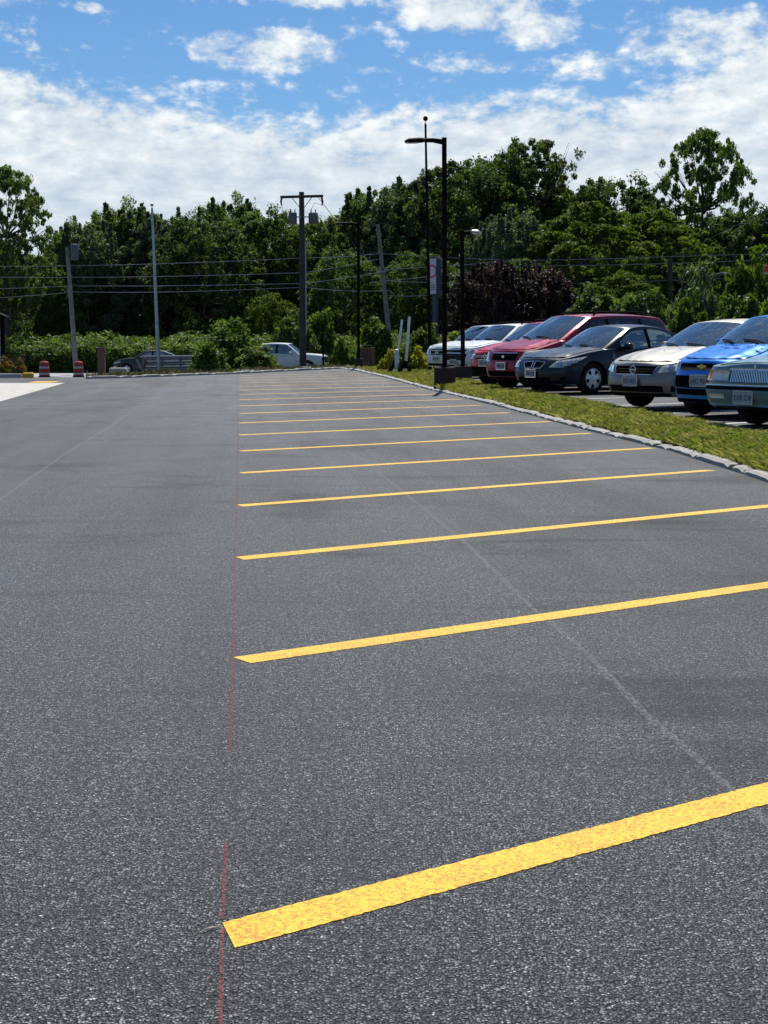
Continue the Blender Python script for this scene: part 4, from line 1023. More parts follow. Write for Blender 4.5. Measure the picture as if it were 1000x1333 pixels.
b=MB(); b.add([(.25,-.35,2.50),(.25,.35,2.50),(-.85,.35,2.95),(-.85,-.35,2.95),(.25,-.35,2.57),(.25,.35,2.57),(-.85,.35,3.02),(-.85,-.35,3.02)],[(0,1,2,3),(7,6,5,4),(0,4,5,1),(0,3,7,4),(1,5,6,2)]); b.add([(-1.95,-.35,2.50),(-1.95,.35,2.50),(-.85,.35,2.95),(-.85,-.35,2.95),(-1.95,-.35,2.57),(-1.95,.35,2.57),(-.85,.35,3.02),(-.85,-.35,3.02)],[(3,2,1,0),(4,5,6,7),(1,5,4,0),(4,7,3,0),(2,6,5,1)]); b.build('roof',M['bronze'],e)
for k,z in enumerate((.75,1.15,1.55,1.95)): MB().box((-.85,-.02,z),(1.50,.05,.32),bev=.01).build('panel',M['plate'],e)
# roadside sign: tall box sign, narrow face towards us
p=at(567,383,88); e=empty('pylon_sign',(p.x,88,-.7),rad(-52)); tag(e,'tall white pylon sign with a red letter, just left of the tallest lamp post','sign')
zt=at(567,336,88).z+.7; zb=at(567,384,88).z+.7
MB().box((0,0,(zt+zb)/2),(.62,.36,zt-zb),bev=.02).build('cabinet',M['navy'],e)
f=MB().box((-.0,-.19,(zt+zb)/2),(.54,.03,zt-zb-.12),bev=.005).build('sign_face',M['white_plastic'],e)
text_mesh('D',1.1,'letter',M['sign_red'],f,(0,-.212,(zt+zb)/2+.25),(PI/2,0,0)); text_mesh('DELI',.22,'lettering',M['sign_grey'],f,(0,-.212,zb+.42),(PI/2,0,0)) if False else None
b=MB()
for k in range(3): b.box((0,-.208,zb+.32+k*.11),(.40,.008,.05))
b.build('small_lettering',M['sign_grey'],f)
MB().box((0,0,zb/2),(.28,.2,zb),bev=.01).build('post',M['navy'],e)
MB().tube([(-.20,-.1,0),(-.20,-.1,1.9)],.07,8).build('conduit',M['alu'],e)
# canopy roof of the petrol station on the right
p=at(942,356,99); q=at(1060,356,99); e=empty('canopy_building',(p.x,99,-.93)); tag(e,'flat roofed building with grey roof edges and a red sign, at the right edge','building')
L=q.x-p.x; z=p.z+.93
MB().box((L/2,1.3,z),(L,2.6,.18),bev=.02).build('roof_edge',M['alu'],e); MB().box((L/2,1.4,z-.95),(L-.8,2.2,1.68)).build('wall',M['base_conc'],e)
MB().box((L/2+2.3,-.2,z-.80),(L-3.6,.5,.26),bev=.02).build('lower_roof_edge',M['alu'],e)
MB().box((2.3,-.03,z+.32),(1.15,.2,.40),bev=.02).build('sign_panel',M['sign_red'],e)
for k in range(3): MB().box((L*(.2+.3*k),.2,(z-1.8)/2),(.4,.4,z-1.8)).build('column',M['base_conc'],e)
p=at(944,412,96); e=empty('street_sign',(p.x,96,-.9)); tag(e,'small teal sign panel among bushes above the silver beige sedan roof','sign')
MB().box((0,0,p.z+.9),(.55,.04,.42),bev=.01).build('panel',M['teal'],e); MB().tube([(0,.05,0),(0,.05,p.z+.9)],.035,8).build('post',M['steel'],e)
# overhead wires
def wire(pts,Y,r,m,label,sag=0):
    P=[at(px,py,yy_ if not isinstance(Y,(int,float)) else Y) for (px,py),yy_ in zip(pts,Y if not isinstance(Y,(int,float)) else [Y]*len(pts))]
    Q=[]
    for i,(a,c) in enumerate(zip(P,P[1:])):
        for k in range(8):
            t=k/8; q=a+(c-a)*t; q.z-=4*sag*t*(1-t); Q.append(q)
    Q.append(P[-1]); b=MB(); b.tube(Q,r,5); o=b.build('overhead_wire',m); tag(o,label,'wire','overhead wires along the road'); return o
ww=M['wire']
wire([(481,352),(681,339),(873,334),(1090,326)],[96,98,98,98],.023,ww,'uppermost pale wire between the two dark poles on the right',.04)
wire([(481,368),(681,346),(873,343),(1090,333)],[96,98,98,98],.027,ww,'thick pale wire just under the uppermost one, crossing in front of the purple tree',.04)
wire([(509,366),(681,369),(873,365),(1090,354)],[84,98,98,98],.019,ww,'lower thin wire on the right, passing above the car roofs',.06)
wire([(873,336),(1010,268),(1100,235)],[98,86,80],.022,M['wire_dark'],'dark wire climbing to the right edge past the tall lone tree')
wire([(-120,378),(95,372),(395,369),(507,352)],[94,94,72.3,84],.013,ww,'pale wire across the left trees at the height of the transformer pole middle',.05)
wire([(-120,358),(92,361),(395,355),(498,336)],[94,94,72.3,84],.013,ww,'thin upper wire crossing the flagpole on the left',.05)
wire([(-120,345),(90,346),(394,336),(495,330),(681,339)],[94,94,72.3,84,98],.013,ww,'highest thin wire through the left trees up to the crossarm pole',.05)
wire([(-120,392),(97,380),(395,374),(508,378)],[94,94,72.3,84],.013,ww,'lowest thin wire through the left trees',.10)
wire([(413.5,256),(440,290),(470,330),(500,352)],[72,76,80,84],.014,M['wire_dark'],'dark wire dropping from the crossarm to the leaning wooden pole')
wire([(507,385),(560,384),(681,374)],[84,90,98],.013,ww,'short low wire beside the pylon sign',.05)
# ================================================================== vegetation
def leafmesh(name,C,rad3,per,size,mats,up=.35,elong=1.6,rng=None,droop=0,mi=0,flat=1.0):
    """C: (n,3) clump centres, rad3: (n,) clump radii; per leaves each; diamond leaves"""
    rng=rng or RN; n=len(C); Nn=n*per
    cen=np.repeat(C,per,axis=0); rr=np.repeat(rad3,per)
    d=rng.normal(size=(Nn,3)); d/=np.linalg.norm(d,axis=1)[:,None]; rl=rng.random(Nn)**.5*(1+.35*rng.random(Nn)**3)
    off=d*(rl*rr)[:,None]; off[:,2]*=flat
    p=cen+off
    nrm_=d*.7+rng.normal(size=(Nn,3))*.7; nrm_[:,2]+=up; nrm_/=np.linalg.norm(nrm_,axis=1)[:,None]
    t=rng.normal(size=(Nn,3)); t[:,2]-=droop; t-=nrm_*np.sum(t*nrm_,axis=1)[:,None]; t/=np.linalg.norm(t,axis=1)[:,None]
    w=np.cross(nrm_,t); s=size*(.6+.8*rng.random(Nn))[:,None]
    v=np.empty((Nn,4,3)); v[:,0]=p-t*s*elong*.5; v[:,1]=p+w*s*.42+nrm_*s*.10; v[:,2]=p+t*s*elong*.5-nrm_*s*.12; v[:,3]=p-w*s*.42+nrm_*s*.10
    tone=np.repeat(np.clip(np.repeat(rng.random(n),per)*.6+rng.random(Nn)*.55,0,1),4)
    return v.reshape(-1,3),tone
def mesh_from(name,v,tone,mats):
    me=bpy.data.meshes.new(name); nv=len(v); nf=nv//4
    me.vertices.add(nv); me.vertices.foreach_set('co',v.astype(np.float32).ravel())
    me.loops.add(nv); me.loops.foreach_set('vertex_index',np.arange(nv,dtype=np.int32))
    me.polygons.add(nf); me.polygons.foreach_set('loop_start',np.arange(0,nv,4,dtype=np.int32)); 
    at_=me.attributes.new('tone','FLOAT','POINT'); at_.data.foreach_set('value',tone.astype(np.float32))
    for m in mats: me.materials.append(m)
    me.update(calc_edges=True); return me
def tree_proto(kind,seed,H=10.0):
    """returns (crown mesh data arrays, trunk MB)"""
    rng=np.random.default_rng(seed); rr=random.Random(seed)
    tb=MB(); C=[]; RR=[]
    def limb(p,d,L,r,lev,spread):
        n=5; pts=[p]; q=Vector(p); dd=Vector(d)
        for i in range(n):
            dd=(dd+Vector((rr.uniform(-.16,.16),rr.uniform(-.16,.16),rr.uniform(-.04,.12)))).normalized(); q=q+dd*L/n; pts.append(q.copy())
        tb.tube(pts,[r*(1-.6*i/n) for i in range(n+1)],6 if lev else 9,cap=False)
        if lev>=3 or r<.02:
            return pts
        kids={'open':4,'round':5,'spray':5,'layer':5}[kind]
        for k in range(kids):
            t=rr.uniform(.35,1); i=min(n-1,int(t*n)); base=pts[i]+(pts[i+1]-pts[i])*(t*n-i)
            az=2*PI*(k/kids)+rr.uniform(-.6,.6); el=rr.uniform(.1,.7) if kind!='spray' else rr.uniform(.5,1.1)
            if kind=='layer': el=rr.uniform(-.05,.35)
            nd=(Vector((math.cos(az)*math.cos(el),math.sin(az)*math.cos(el),math.sin(el)))*.75+dd*.45).normalized()
            limb(base,nd,L*rr.uniform(.5,.68),r*.45,lev+1,spread)
        ends_.append(pts[-1])
        return pts
    ends_=[]
    # trunk with its leader
    n=8; pts=[Vector((0,0,-.3))]; q=Vector((0,0,-.3)); HT=H*(.78 if kind!='open' else .80)
    for i in range(n): q=q+Vector((rr.uniform(-.12,.12),rr.uniform(-.12,.12),HT/n)); pts.append(q.copy())
    tb.tube(pts,[.24*H/10*(1-.75*i/n) for i in range(n+1)],10,cap=False)
    prof={'round':[(.06,.34),(.25,.46),(.5,.48),(.75,.43),(.9,.32),(1.0,.12)],'open':[(.30,.14),(.42,.34),(.6,.42),(.78,.40),(.92,.28),(1,.10)],
          'spray':[(.06,.34),(.3,.44),(.6,.43),(.8,.36),(.93,.24),(1.02,.08)],'layer':[(.12,.30),(.3,.50),(.55,.56),(.75,.46),(.9,.28),(.98,.08)]}[kind]
    zlo=prof[0][0]
    nl={'round':26,'open':30,'spray':28,'layer':24}[kind]
    for k in range(nl):
        t=zlo+(.95-zlo)*((k+.5)/nl); i=min(n-1,int(t/.8*n)) if t<.8 else n-1; base=pts[max(1,i)]
        az=k*2.4+rr.uniform(-.4,.4); R_=interp(t,prof)*H*rr.uniform(.65,1.0); tgt=Vector((math.cos(az)*R_,math.sin(az)*R_,t*H)); 
        L=(tgt-base).length
        if L<.5: continue
        mid=(base+tgt)/2+Vector((rr.uniform(-.2,.2),rr.uniform(-.2,.2),-.08*L)); 
        tb.tube([base,mid,tgt],[.075*H/10,.045*H/10,.015],6,cap=False)
        for j in range(3):
            e=tgt+Vector((rr.gauss(0,.55),rr.gauss(0,.55),rr.uniform(-.1,.8 if kind!='layer' else .2)))*(H/10); tb.tube([mid,(mid+e)/2+Vector((0,0,.1)),e],[.03,.02,.008],5,cap=False); ends_.append(e)
        ends_+= [tgt]
        # lobe of clumps around this limb tip
        nb={'round':13,'open':7,'spray':11,'layer':13}[kind]; lr={'round':1.25,'open':.95,'spray':1.1,'layer':1.35}[kind]*H/10*rr.uniform(.7,1.25)
        for j in range(nb):
            d=Vector((rr.gauss(0,1),rr.gauss(0,1),rr.gauss(0,1))).normalized()*lr*rr.random()**.45
            if kind=='layer': d.z*=.35
            if kind=='open': d.z*=.55
            if kind=='spray': d.z*=1.5
            c_=tgt+d; 
            if kind!='open' and j%3==0: c_=c_*.0+Vector((c_.x*.62,c_.y*.62,c_.z))
            C.append(c_); RR.append({'round':.50,'open':.30,'spray':.46,'layer':.50}[kind]*H/10*rr.uniform(.6,1.3))
    if kind=='spray':   # upright leafy shoots on the outline
        for k in range(70):
            t=rr.uniform(.55,1.0); az=rr.uniform(0,2*PI); R_=interp(t,prof)*H*rr.uniform(.7,1.05); 
            for j in range(4): C.append(Vector((math.cos(az)*R_,math.sin(az)*R_,t*H+j*.28))); RR.append(.22-.03*j)
    if kind=='round':
        for k in range(60):
            t=rr.uniform(.5,1.0); az=rr.uniform(0,2*PI); R_=interp(t,prof)*H*rr.uniform(.9,1.12)
            C.append(Vector((math.cos(az)*R_,math.sin(az)*R_,t*H+rr.uniform(0,.4)))); RR.append(.25)
    if kind=='open':
        for k in range(520):
            t=rr.uniform(prof[0][0]+.04,1.0); az=rr.uniform(0,2*PI); R_=interp(t,prof)*H*rr.uniform(.30,1.0)
            hol=math.sin(az*4+t*11+seed)+.8*math.sin(az*2-t*17+seed*2)
            if hol<-.62: continue
            C.append(Vector((math.cos(az)*R_,math.sin(az)*R_,t*H+rr.gauss(0,.1)))); RR.append(rr.uniform(.14,.34))
    if kind!='open':    # outer shell of smaller sprays with hollows between, so the outline is full but ragged
        for k in range(330):
            t=rr.uniform(prof[0][0],1.0)**.9; az=rr.uniform(0,2*PI); R_=interp(t,prof)*H
            hol=math.sin(az*3+t*9+seed)+.7*math.sin(az*7-t*14+seed*2)
            if hol<-.75: continue
            R_*=rr.uniform(.66,1.0)+.06*hol; z=t*H+rr.gauss(0,.15)
            C.append(Vector((math.cos(az)*R_,math.sin(az)*R_,z))); RR.append(rr.uniform(.26,.52))
        for k in range(150):
            t=rr.uniform(.35,1.0); az=rr.uniform(0,2*PI); R_=interp(t,prof)*H*rr.uniform(.92,1.08)
            C.append(Vector((math.cos(az)*R_,math.sin(az)*R_,t*H+rr.uniform(0,.3)))); RR.append(rr.uniform(.12,.24))
    C=np.array([tuple(c) for c in C]); RR=np.array(RR)
    per={'round':92,'open':62,'spray':92,'layer':92}[kind]
    flat={'layer':.45,'round':.85,'open':.7,'spray':1.2}[kind]
    v,tone=leafmesh('crown',C,RR,per,{'round':.128,'open':.118,'spray':.110,'layer':.14}[kind],None,rng=rng,flat=flat,elong=2.0 if kind=='spray' else 1.5)
    return v,tone,tb
PR={}
for nm,kind,seed in (('r1','round',3),('r2','round',8),('o1','open',5),('o2','open',21),('s1','spray',4),('s2','spray',14),('l1','layer',6)):
    v,tone,tb=tree_proto(kind,seed); me=mesh_from('crown_'+nm,v,tone,[M['leafA']])
    tm=tb.build('trunk',M['bark'],smooth=True); tmesh=tm.data; bpy.data.objects.remove(tm); PR[nm]=(me,tmesh)
def tree(proto,leaf,px,ytop,hw,Y,label,cat='tree',z0=-.9,rot=None,name='tree',H0=10.0,group='trees beyond the road',wid0=None):
    x=at(px,438,Y).x; zt=at(px,ytop,Y).z; H=zt-z0; me,tm=PR[proto]
    wid={'r':4.7,'o':4.3,'s':3.9,'l':5.6}[proto[0]]; hwm=hw*Y/F
    sx=hwm/wid; sz=H/10.35; sx=max(sx,(.88 if proto[0]!='o' else .48)*sz)
    r=empty(name,(x,Y,z0)); tag(r,label,cat,group)
    rz=R.uniform(0,6.28) if rot is None else rot
    t=bpy.data.objects.new('trunk',tm); COL.objects.link(t); t.parent=r
    key=proto+leaf
    if key not in PR:
        m2=me.copy(); m2.materials.clear(); m2.materials.append(M[leaf]); PR[key]=m2
    c=bpy.data.objects.new('crown',PR[key]); COL.objects.link(c); c.parent=r
    for o in (t,c): o.scale=(sx,sx,sz); o.rotation_euler=(0,0,rz)
    return r
T=[ # proto leaf px ytop hw Y label
('o1','leafB',12,212,66,97,'tall open tree at the left edge, its loose crown standing against the sky'),
('r1','leafB',45,335,62,104,'bushy mid green tree below the tall open one at the left edge'),
('s1','leafG',118,292,52,108,'spiky grey green tree behind the leaning utility pole'),
('s2','leafB',165,274,58,112,'tree with upright leafy shoots left of the pale flagpole'),
('s1','leafG',222,282,48,110,'grey green tree right behind the pale flagpole'),
('r2','leafA',268,290,48,104,'dark rounded tree right of the pale flagpole'),
('s2','leafB',300,268,44,118,'tree with a pointed top rising behind the dark rounded one'),
('r1','leafB',348,278,46,112,'rounded tree left of the crossarm utility pole'),
('r2','leafB',420,288,50,114,'rounded tree between the crossarm pole and the far lamp post'),
('s1','leafB',492,252,50,116,'tall leafy tree above the leaning wooden pole'),
('s2','leafG',545,242,44,112,'grey green tree behind the dark flagpole'),
('r1','leafA',600,214,50,122,'dark tree rising behind the tallest lamp post'),
('o2','leafA',685,176,88,126,'highest and broadest dark tree, above the purple tree'),
('r2','leafA',655,212,66,128,'dark dense tree filling the left flank of the broadest one'),
('r1','leafA',790,236,44,124,'dark tree at the right shoulder of the broadest one'),
('s1','leafG',665,284,66,106,'lighter grey green tree in front of the broadest dark one'),
('l1','leafC',762,262,72,104,'yellow green layered maple right of the lighter grey green tree'),
('l1','leafC',852,270,62,108,'layered maple left of the tall lone tree'),
('o1','leafB',914,162,66,120,'tall lone tree with gaps and bare limbs, above the roofs at the right'),
('r1','leafA',965,278,52,114,'dark tree at the right edge below the tall lone tree'),
('l1','leafC',1010,268,60,114,'layered yellow green tree cut off by the right edge'),
('l1','leafC',812,352,58,96,'low layered maple right behind the dark blue sedan'),
('s1','leafP',640,346,52,92,'purple leaved tree behind the small red crossover'),
('s2','leafP',700,352,52,94,'purple leaved tree behind the maroon minivan'),
('r2','leafB',548,330,46,98,'shaded tree behind the pylon sign'),
('r1','leafB',450,330,44,100,'mid green tree behind the far lamp post'),
('r2','leafC',352,384,36,100,'light green small tree above the white pickup roof'),
('r1','leafA',200,345,60,120,'shadowy tree behind the hedge and charcoal sedan'),
('r2','leafA',320,345,60,118,'shadowy tree left of the light green small tree'),
('r1','leafA',90,350,60,122,'shadowy tree behind the hedge at the drums'),
('r2','leafA',880,350,50,108,'shadowy tree under the tall lone tree'),
('r1','leafA',745,350,60,106,'shadowy tree between the purple trees and the low maple'),
('r2','leafB',-30,300,50,112,'tree half cut off by the left edge'),
]
for t in T:
    t=list(t)
    if t[2]<585: t[5]+=12
    tree(*t)
# dense wood behind so that no gap shows under the crowns
for i,px in enumerate(range(-60,1100,75)):
    yt=interp(px,[(0,345),(100,330),(300,322),(500,300),(600,270),(760,275),(850,300),(1100,320)])
    tree(('r1','r2','s1')[i%3],'leafA',px,yt+R.uniform(-8,10),62,142+R.uniform(-4,4),'dark tree in the back row of the wood, mostly hidden by nearer trees',group='back row of the wood')
# bushes: mounds of leaves
def mound(seed,rx,ry,h,n,per,size,lump=.35):
    rng=np.random.default_rng(seed); C=[];RR=[]
    for k in range(n):
        a=rng.random()*2*PI; z=rng.random()**.8; r_=math.sqrt(max(0,1-z**2.2))*(.55+.5*rng.random()**.5)
        bump_=1+.3*math.sin(a*3+seed)+.18*math.sin(a*7)
        C.append((math.cos(a)*r_*rx,math.sin(a)*r_*ry,h*z*bump_*.95)); RR.append(.28*(.6+.8*rng.random()))
    v,tone=leafmesh('m',np.array(C),np.array(RR)*h/1.6,per,size,None,rng=rng,up=.6,elong=1.7); 
    tb=MB(); rr=random.Random(seed)
    for k in range(14):
        c_=Vector(C[k*max(1,n//14)%n]); tb.tube([(c_.x*.1,c_.y*.1,-.05),c_*.5+Vector((0,0,.1)),c_],[.03,.02,.008],5,cap=False)
    return v,tone,tb
BP={}
for nm,a in {'b1':(1,1.6,1.2,1.7,150,60,.15),'b2':(2,1.3,1.2,1.9,130,60,.15),'b3':(5,1.2,1.0,1.0,90,50,.10)}.items():
    v,tone,tb=mound(*a); me=mesh_from('bush_'+nm,v,tone,[M['leafB']]); tm=tb.build('stems',M['bark']); d=tm.data; bpy.data.objects.remove(tm); BP[nm]=(me,d,a[1],a[3])
def bush(proto,leaf,px,ytop,hw,Y,z0,label,cat='bush',name='bush',group=None):
    x=at(px,438,Y).x; H=at(px,ytop,Y).z-z0; me,tm,w,h=BP[proto]
    r=empty(name,(x,Y,z0)); tag(r,label,cat,group); key=proto+leaf
    if key not in BP:
        m2=me.copy(); m2.materials.clear(); m2.materials.append(M[leaf]); BP[key]=m2
    for nm,d in (('foliage',BP[key]),('stems',tm)):
        o=bpy.data.objects.new(nm,d); COL.objects.link(o); o.parent=r; o.scale=(hw*Y/F/w,hw*Y/F/w,H/h/1.08); o.rotation_euler=(0,0,R.uniform(0,6))
GB='bushes beyond the lots'
for a in [('b1','leafH',295,431,40,80,-.7,'large light green bush right of the steel rails'),
 ('b2','leafH',272,452,26,76,-.6,'lower leafy bush at the right end of the steel rails'),
 ('b1','leafH',336,458,33,77,-.55,'leafy bush covering the bed of the white pickup'),
 ('b2','leafC',314,444,22,84,-.7,'bush rising behind the leafy mass left of the pickup'),
 ('b3','leafC',446,452,17,80,-.6,'light green shrub at the nose of the white pickup'),
 ('b2','leafC',488,432,26,84,-.7,'shrub behind the slatted wooden crate'),
 ('b1','leafH',418,420,30,102,-.9,'shrub beyond the road behind the pickup bonnet'),
 ('b2','leafC',556,437,26,66,-.1,'dark green rounded bush beside the farthest white SUV'),
 ('b3','leafY',545,459,20,62,.0,'low yellow shrub in front of the rounded bush'),
 ('b3','leafY',508,462,16,62,.0,'yellow flowering shrub behind the left white pipe'),
 ('b3','leafC',528,458,14,62,.0,'yellow green tuft between the two yellow shrubs'),
 ('b1','leafC',600,440,40,80,-.3,'bush behind the white SUVs'),
 ('b1','leafG',905,372,40,92,-.6,'grey green bush above the silver beige sedan'),
 ('b2','leafC',975,362,40,90,-.6,'yellow green bush under the red sign at the right'),
 ('b1','leafC',968,404,46,78,-.3,'sunlit yellow green bush above the bright blue hatchback'),
 ('b2','leafC',895,402,28,80,-.3,'yellow green bush above the rear of the dark blue sedan'),
 ('b1','leafC',1020,395,46,76,-.3,'sunlit bush cut off by the right edge'),
 ('b1','leafA',830,400,50,86,-.5,'dark bush behind the maroon minivan tail'),
 ('b2','leafA',770,398,46,88,-.5,'dark bush behind the maroon minivan roof'),
 ('b2','leafB',380,424,30,100,-.9,'shrub beyond the road left of the crossarm pole')]: bush(*a,group=GB)
for a in [('b3','flower',6,470,16,57,.0,'flowering bush with reddish blooms at the left edge'),('b3','flower',24,472,11,56,.0,'flowering bush at the right end of the flower bed')]: bush(*a,group='flowering bushes in the flower bed')
# long hedge
rng=np.random.default_rng(77); n=2600
hx=rng.random(n)*62-52; side=rng.random(n); hz=rng.random(n)
fr_=side<.5
dep=rng.random(n)*4.2; topz=1.32+.22*dep+.12*np.sin(hx*.9)+.10*np.sin(hx*2.3+1)+.12*rng.random(n)
fr_=side<.4; cz=np.where(fr_,hz*1.5,topz*(.90+.10*rng.random(n))); cy=np.where(fr_,rng.random(n)*.5,dep)
C=np.stack([hx,cy,cz],1); v,tone=leafmesh('h',C,np.full(n,.42),52,.14,None,rng=rng,up=.7,elong=1.7)
h=empty('hedge',(0,100.2,-.93)); tag(h,'long leafy hedge with a sunlit top, running behind the road on the left','hedge')
ho=bpy.data.objects.new('foliage',mesh_from('hedge',v,tone,[M['leafH']])); COL.objects.link(ho); ho.parent=h
b=MB(); b.grid(lambda u,w:(-52+62*u,.5+.25*math.sin(u*60)+w*2.2,(1.25+.12*math.sin(u*77))*math.sin(PI*w)**.25),120,8); b.build('dark_core',M['bark'],h)  # solid core, coloured dark to stand in for the shade inside the hedge
# grass blades
def blades(P,hts,wid,name,m,lean=.5,per=1,label=None):
    n=len(P); an=RN.random(n)*2*PI; dx=np.cos(an); dy=np.sin(an); l=RN.normal(size=(n,2))*lean*hts[:,None]
    v=np.empty((n,4,3)); base=P
    w=wid*(.6+.8*RN.random(n))
    v[:,0]=base+np.stack([dx*w,dy*w,np.zeros(n)],1); v[:,1]=base-np.stack([dx*w,dy*w,np.zeros(n)],1)
    midp=base+np.stack([l[:,0]*.3,l[:,1]*.3,hts*.62],1); v[:,2]=midp-np.stack([dx*w*.7,dy*w*.7,np.zeros(n)],1); v[:,3]=base+np.stack([l[:,0],l[:,1],hts],1)
    me=mesh_from(name,v.reshape(-1,3),np.repeat(RN.random(n),4),[m]); o=bpy.data.objects.new(name,me); COL.objects.link(o); tag(o,kind='stuff'); return o
def vz(x,y):
    xa=xc(y)+.14; xb=xe(y)-.05
    if y>=58: xb=interp(y,[(58,1.4),(60,10),(70,12)])
    v=(x-xa)/(xb-xa); zb=zl(y)-.01 if y<58 else .05
    return .07+(zb-.07)*v+.05*math.sin(PI*max(0,min(1,v)))*(1 if y<58 else .3)
pts=[];hts=[]
rr=random.Random(5)
def patchy(x,y): return .5+.5*math.sin(x*3.1+1.7*math.sin(y*1.3))*math.sin(y*1.9+x*.8)
while len(pts)<150000:
    y=14.2+(rr.random()**1.6)*55; xa=xc(y)+.13; xb=xe(y)-.03
    if y>=58: xb=interp(y,[(58,1.4),(60,10),(70,12)])
    v=rr.random(); x=xa+(xb-xa)*v
    if rr.random()>.14+.95*patchy(x,y)*(.45+.55*patchy(y*.7,x*2.2+4)): continue
    if v<.1 and rr.random()<.35: continue
    pts.append((x,y,vz(x,y)-.01)); hts.append((.016+.062*rr.random()**1.5*(.4+.8*patchy(x*1.7+3,y*1.3)))*(1+y/90))
blades(np.array(pts),np.array(hts),.0065,'grass',M['grass'],lean=.8)
# broad-leaved weeds and clover clumps in the verge
C=[];RR_=[]
for k in range(1500):
    y=14.5+(rr.random()**1.4)*53; xa=xc(y)+.15; xb=xe(y)-.05
    if y>=58: xb=interp(y,[(58,1.4),(60,10),(70,12)])
    x=xa+(xb-xa)*rr.random(); 
    if patchy(x*.8+2,y*1.1)<.35: continue
    C.append((x,y,vz(x,y)+.015)); RR_.append(.07+.07*rr.random())
v,tone=leafmesh('w',np.array(C),np.array(RR_),26,.035,None,up=1.6,flat=.35)
o=bpy.data.objects.new('verge_weeds',mesh_from('verge_weeds',v,tone,[M['leafW']])); COL.objects.link(o); tag(o,kind='stuff')
# far berm weeds
pts=[];hts=[]
for k in range(26000):
    u=rr.random(); v=rr.random()**1.5; x,y,z=berm(u,.02+v*.95)
    dens=.05 if u<.16 else .10+.5*(math.sin(x*1.3)*.5+.5)
    if rr.random()>dens: continue
    pts.append((x,y,z-.02)); hts.append(.05+.16*rr.random()**2)
blades(np.array(pts),np.array(hts),.022,'berm_grass',M['berm'],lean=.6)
# litter on the asphalt
for k,(px,py,l) in enumerate([(275,1211,.05),(283,1106,.025),(301,946,.02),(165,748,.05),(841,861,.03),(830,790,.03),(705,731,.05),(590,845,.02)]):
    p=gnd(px,py); an=rr.uniform(-.5,.5); m=MB()
    m.grid(lambda u,v:(l*(u-.5),(v-.5)*l*.12*math.sin(PI*min(.98,max(.04,u))),.004+.003*math.sin(PI*u)+.002*abs(v-.5)),6,4)
    o=m.build('dry_leaf',M['litter'] if 'litter' in M else M.setdefault('litter',plain('dry_leaf',(.45,.36,.24),.8,0,.3,50))); o.location=p; o.rotation_euler=(0,0,an)
    tag(o,'tiny pale dry leaf lying on the asphalt','leaf','dry leaves lying on the asphalt')
# ================================================================== sky and light
W=bpy.data.worlds.new('World'); S.world=W; W.use_nodes=True; nt=W.node_tree; bg=nt.nodes['Background']
SUN_EL=rad(56); SUN_AZ=rad(5)   # azimuth east of the view axis
sky=N(nt,'ShaderNodeTexSky'); sky.sky_type='NISHITA'; sky.sun_disc=False; sky.sun_elevation=SUN_EL; sky.sun_rotation=SUN_AZ; sky.air_density=1.0; sky.dust_density=.3; sky.ozone_density=3.0
tc=nt.nodes.new('ShaderNodeTexCoord'); sp=nt.nodes.new('ShaderNodeSeparateXYZ'); nt.links.new(tc.outputs['Generated'],sp.inputs[0])
X,Y_,Z=sp.outputs
yy2=math_(nt,'MAXIMUM',math_(nt,'SQRT',math_(nt,'ADD',math_(nt,'MULTIPLY',X,X),math_(nt,'MULTIPLY',Y_,Y_))),.05)
u=math_(nt,'ARCTAN2',X,Y_); e=math_(nt,'ARCTANGENT',math_(nt,'DIVIDE',Z,yy2))
def comb(a,b,c=0.0):
    n=nt.nodes.new('ShaderNodeCombineXYZ')
    for i,v in enumerate((a,b,c)):
        if hasattr(v,'is_linked'): nt.links.new(v,n.inputs[i])
        else: n.inputs[i].default_value=v
    return n.outputs[0]
def sstep(v,a,b_): 
    m=nt.nodes.new('ShaderNodeMapRange'); m.interpolation_type='SMOOTHSTEP'; m.inputs[1].default_value=a; m.inputs[2].default_value=b_; nt.links.new(v,m.inputs[0]); return m.outputs[0]
# stretched coordinates: cells get flatter towards the horizon
es=math_(nt,'POWER',math_(nt,'MAXIMUM',math_(nt,'ADD',e,.03),.005),.55)
p=comb(u,math_(nt,'MULTIPLY',es,1.5),0.0)
n_big=noise(nt,p,7,4,.55,.4); n_mid=noise(nt,p,38,6,.55,.15); n_fine=noise(nt,p,120,5,.6,.1)
fc=nt.nodes.new('ShaderNodeFloatCurve'); cv=fc.mapping.curves[0]
un=math_(nt,'ADD',math_(nt,'DIVIDE',u,.60),.5); nt.links.new(un,fc.inputs[1])
pp=[(0,.16),(.083,.178),(.2,.168),(.29,.160),(.36,.152),(.44,.150),(.52,.158),(.62,.166),(.75,.165),(.83,.180),(.917,.205),(1,.20)]
while len(cv.points)<len(pp): cv.points.new(.5,.5)
for q,(a,b_) in zip(cv.points,pp): q.location=(a,b_*4)
fc.mapping.update()
edge=math_(nt,'MULTIPLY',fc.outputs[0],.25)
dd=math_(nt,'SUBTRACT',edge,e)                     # >0 inside the bank
bank=math_(nt,'ADD',math_(nt,'MULTIPLY',sstep(dd,-.012,.03),.68),math_(nt,'MULTIPLY',sstep(dd,.015,.06),.42))
def blob(cu,ce,ru,re,amp):
    a=math_(nt,'DIVIDE',math_(nt,'SUBTRACT',u,cu),ru); b_=math_(nt,'DIVIDE',math_(nt,'SUBTRACT',e,ce),re)
    r2=math_(nt,'ADD',math_(nt,'MULTIPLY',a,a),math_(nt,'MULTIPLY',b_,b_)); return math_(nt,'MULTIPLY',math_(nt,'SUBTRACT',1.0,sstep(r2,0,1.0)),amp)
tufts=None
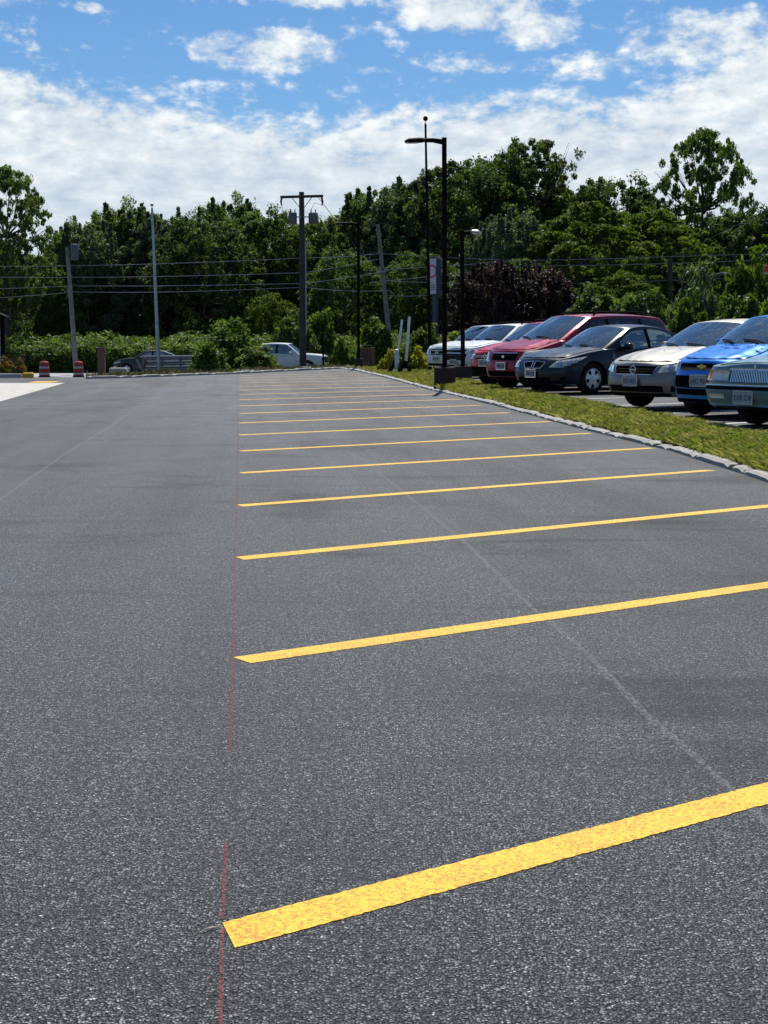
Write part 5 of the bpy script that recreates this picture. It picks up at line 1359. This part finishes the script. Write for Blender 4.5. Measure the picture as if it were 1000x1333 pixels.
for bl in [((cx-500)/2000,(438-cy)/2000,wx/2000,wy/2000,am) for cx,cy,wx,wy,am in
  [(15,22,75,34,.60),(180,-2,130,26,.5),(410,6,190,44,.62),(350,84,140,44,.60),(600,30,150,52,.70),(690,55,90,44,.6),(850,10,120,30,.45),(905,75,170,60,.62),(1000,8,80,26,.5),(130,38,30,12,.5),(720,14,90,30,.5),(760,105,140,30,.45),(480,102,80,16,.4),(600,102,110,18,.45)]]:
    t_=blob(*bl); tufts=t_ if tufts is None else math_(nt,'MAXIMUM',tufts,t_)
tufts=math_(nt,'MAXIMUM',math_(nt,'MULTIPLY',tufts,1.16),.29)
# elsewhere in the sky (overhead, behind): scattered cloud
other=math_(nt,'MULTIPLY',sstep(e,.26,.45),.24)
side_=math_(nt,'MULTIPLY',sstep(math_(nt,'ABSOLUTE',u),.30,.5),.22)
cov=math_(nt,'MAXIMUM',math_(nt,'MAXIMUM',bank,tufts),math_(nt,'MAXIMUM',other,side_))
tex=math_(nt,'ADD',math_(nt,'ADD',math_(nt,'MULTIPLY',n_mid,.84),math_(nt,'MULTIPLY',n_fine,.41)),math_(nt,'MULTIPLY',n_big,.26))
dens=sstep(math_(nt,'ADD',math_(nt,'MULTIPLY',cov,.62),tex),.95,1.26)
# cloud brightness: white puffs above, greyer blue sheet lower
shade=math_(nt,'ADD',math_(nt,'ADD',math_(nt,'MULTIPLY',n_mid,.55),math_(nt,'MULTIPLY',n_big,.30)),math_(nt,'MULTIPLY',n_fine,.22))
ccol=ramp(nt,shade,[(.42,(.44,.52,.62)),(.55,(.62,.68,.73)),(.68,(.86,.88,.88))])
low=sstep(e,.155,.07)
ccol=mixc(nt,math_(nt,'MULTIPLY',sstep(math_(nt,'MULTIPLY',e,-1.0),-.15,-.06),.55),ccol,(.46,.55,.64))
K=nt.nodes.new('ShaderNodeMix'); K.data_type='RGBA'
skc=mixc(nt,1.0,sky.outputs[0],(SKY_K:=.060,)*3,'MULTIPLY')
skc=mixc(nt,1.0,skc,(.66,.97,1.27),'MULTIPLY')
nt.links.new(mixc(nt,1.0,mixc(nt,dens,skc,ccol),(10,10,10),'MULTIPLY'),bg.inputs[0]); bg.inputs[1].default_value=.1
sl=bpy.data.lights.new('sun','SUN'); sl.energy=4.6; sl.angle=rad(.53); sl.color=(1,.96,.89)
so=bpy.data.objects.new('sun',sl); COL.objects.link(so); dv=Vector((math.sin(SUN_AZ)*math.cos(SUN_EL),math.cos(SUN_AZ)*math.cos(SUN_EL),math.sin(SUN_EL)))
so.rotation_euler=dv.to_track_quat('Z','Y').to_euler(); so.location=(0,0,30)
S.view_settings.view_transform='Standard'; S.view_settings.look='None'; S.view_settings.gamma=1; S.view_settings.exposure=0.28
S.cycles.max_bounces=6; S.cycles.transparent_max_bounces=12; S.cycles.sample_clamp_indirect=6
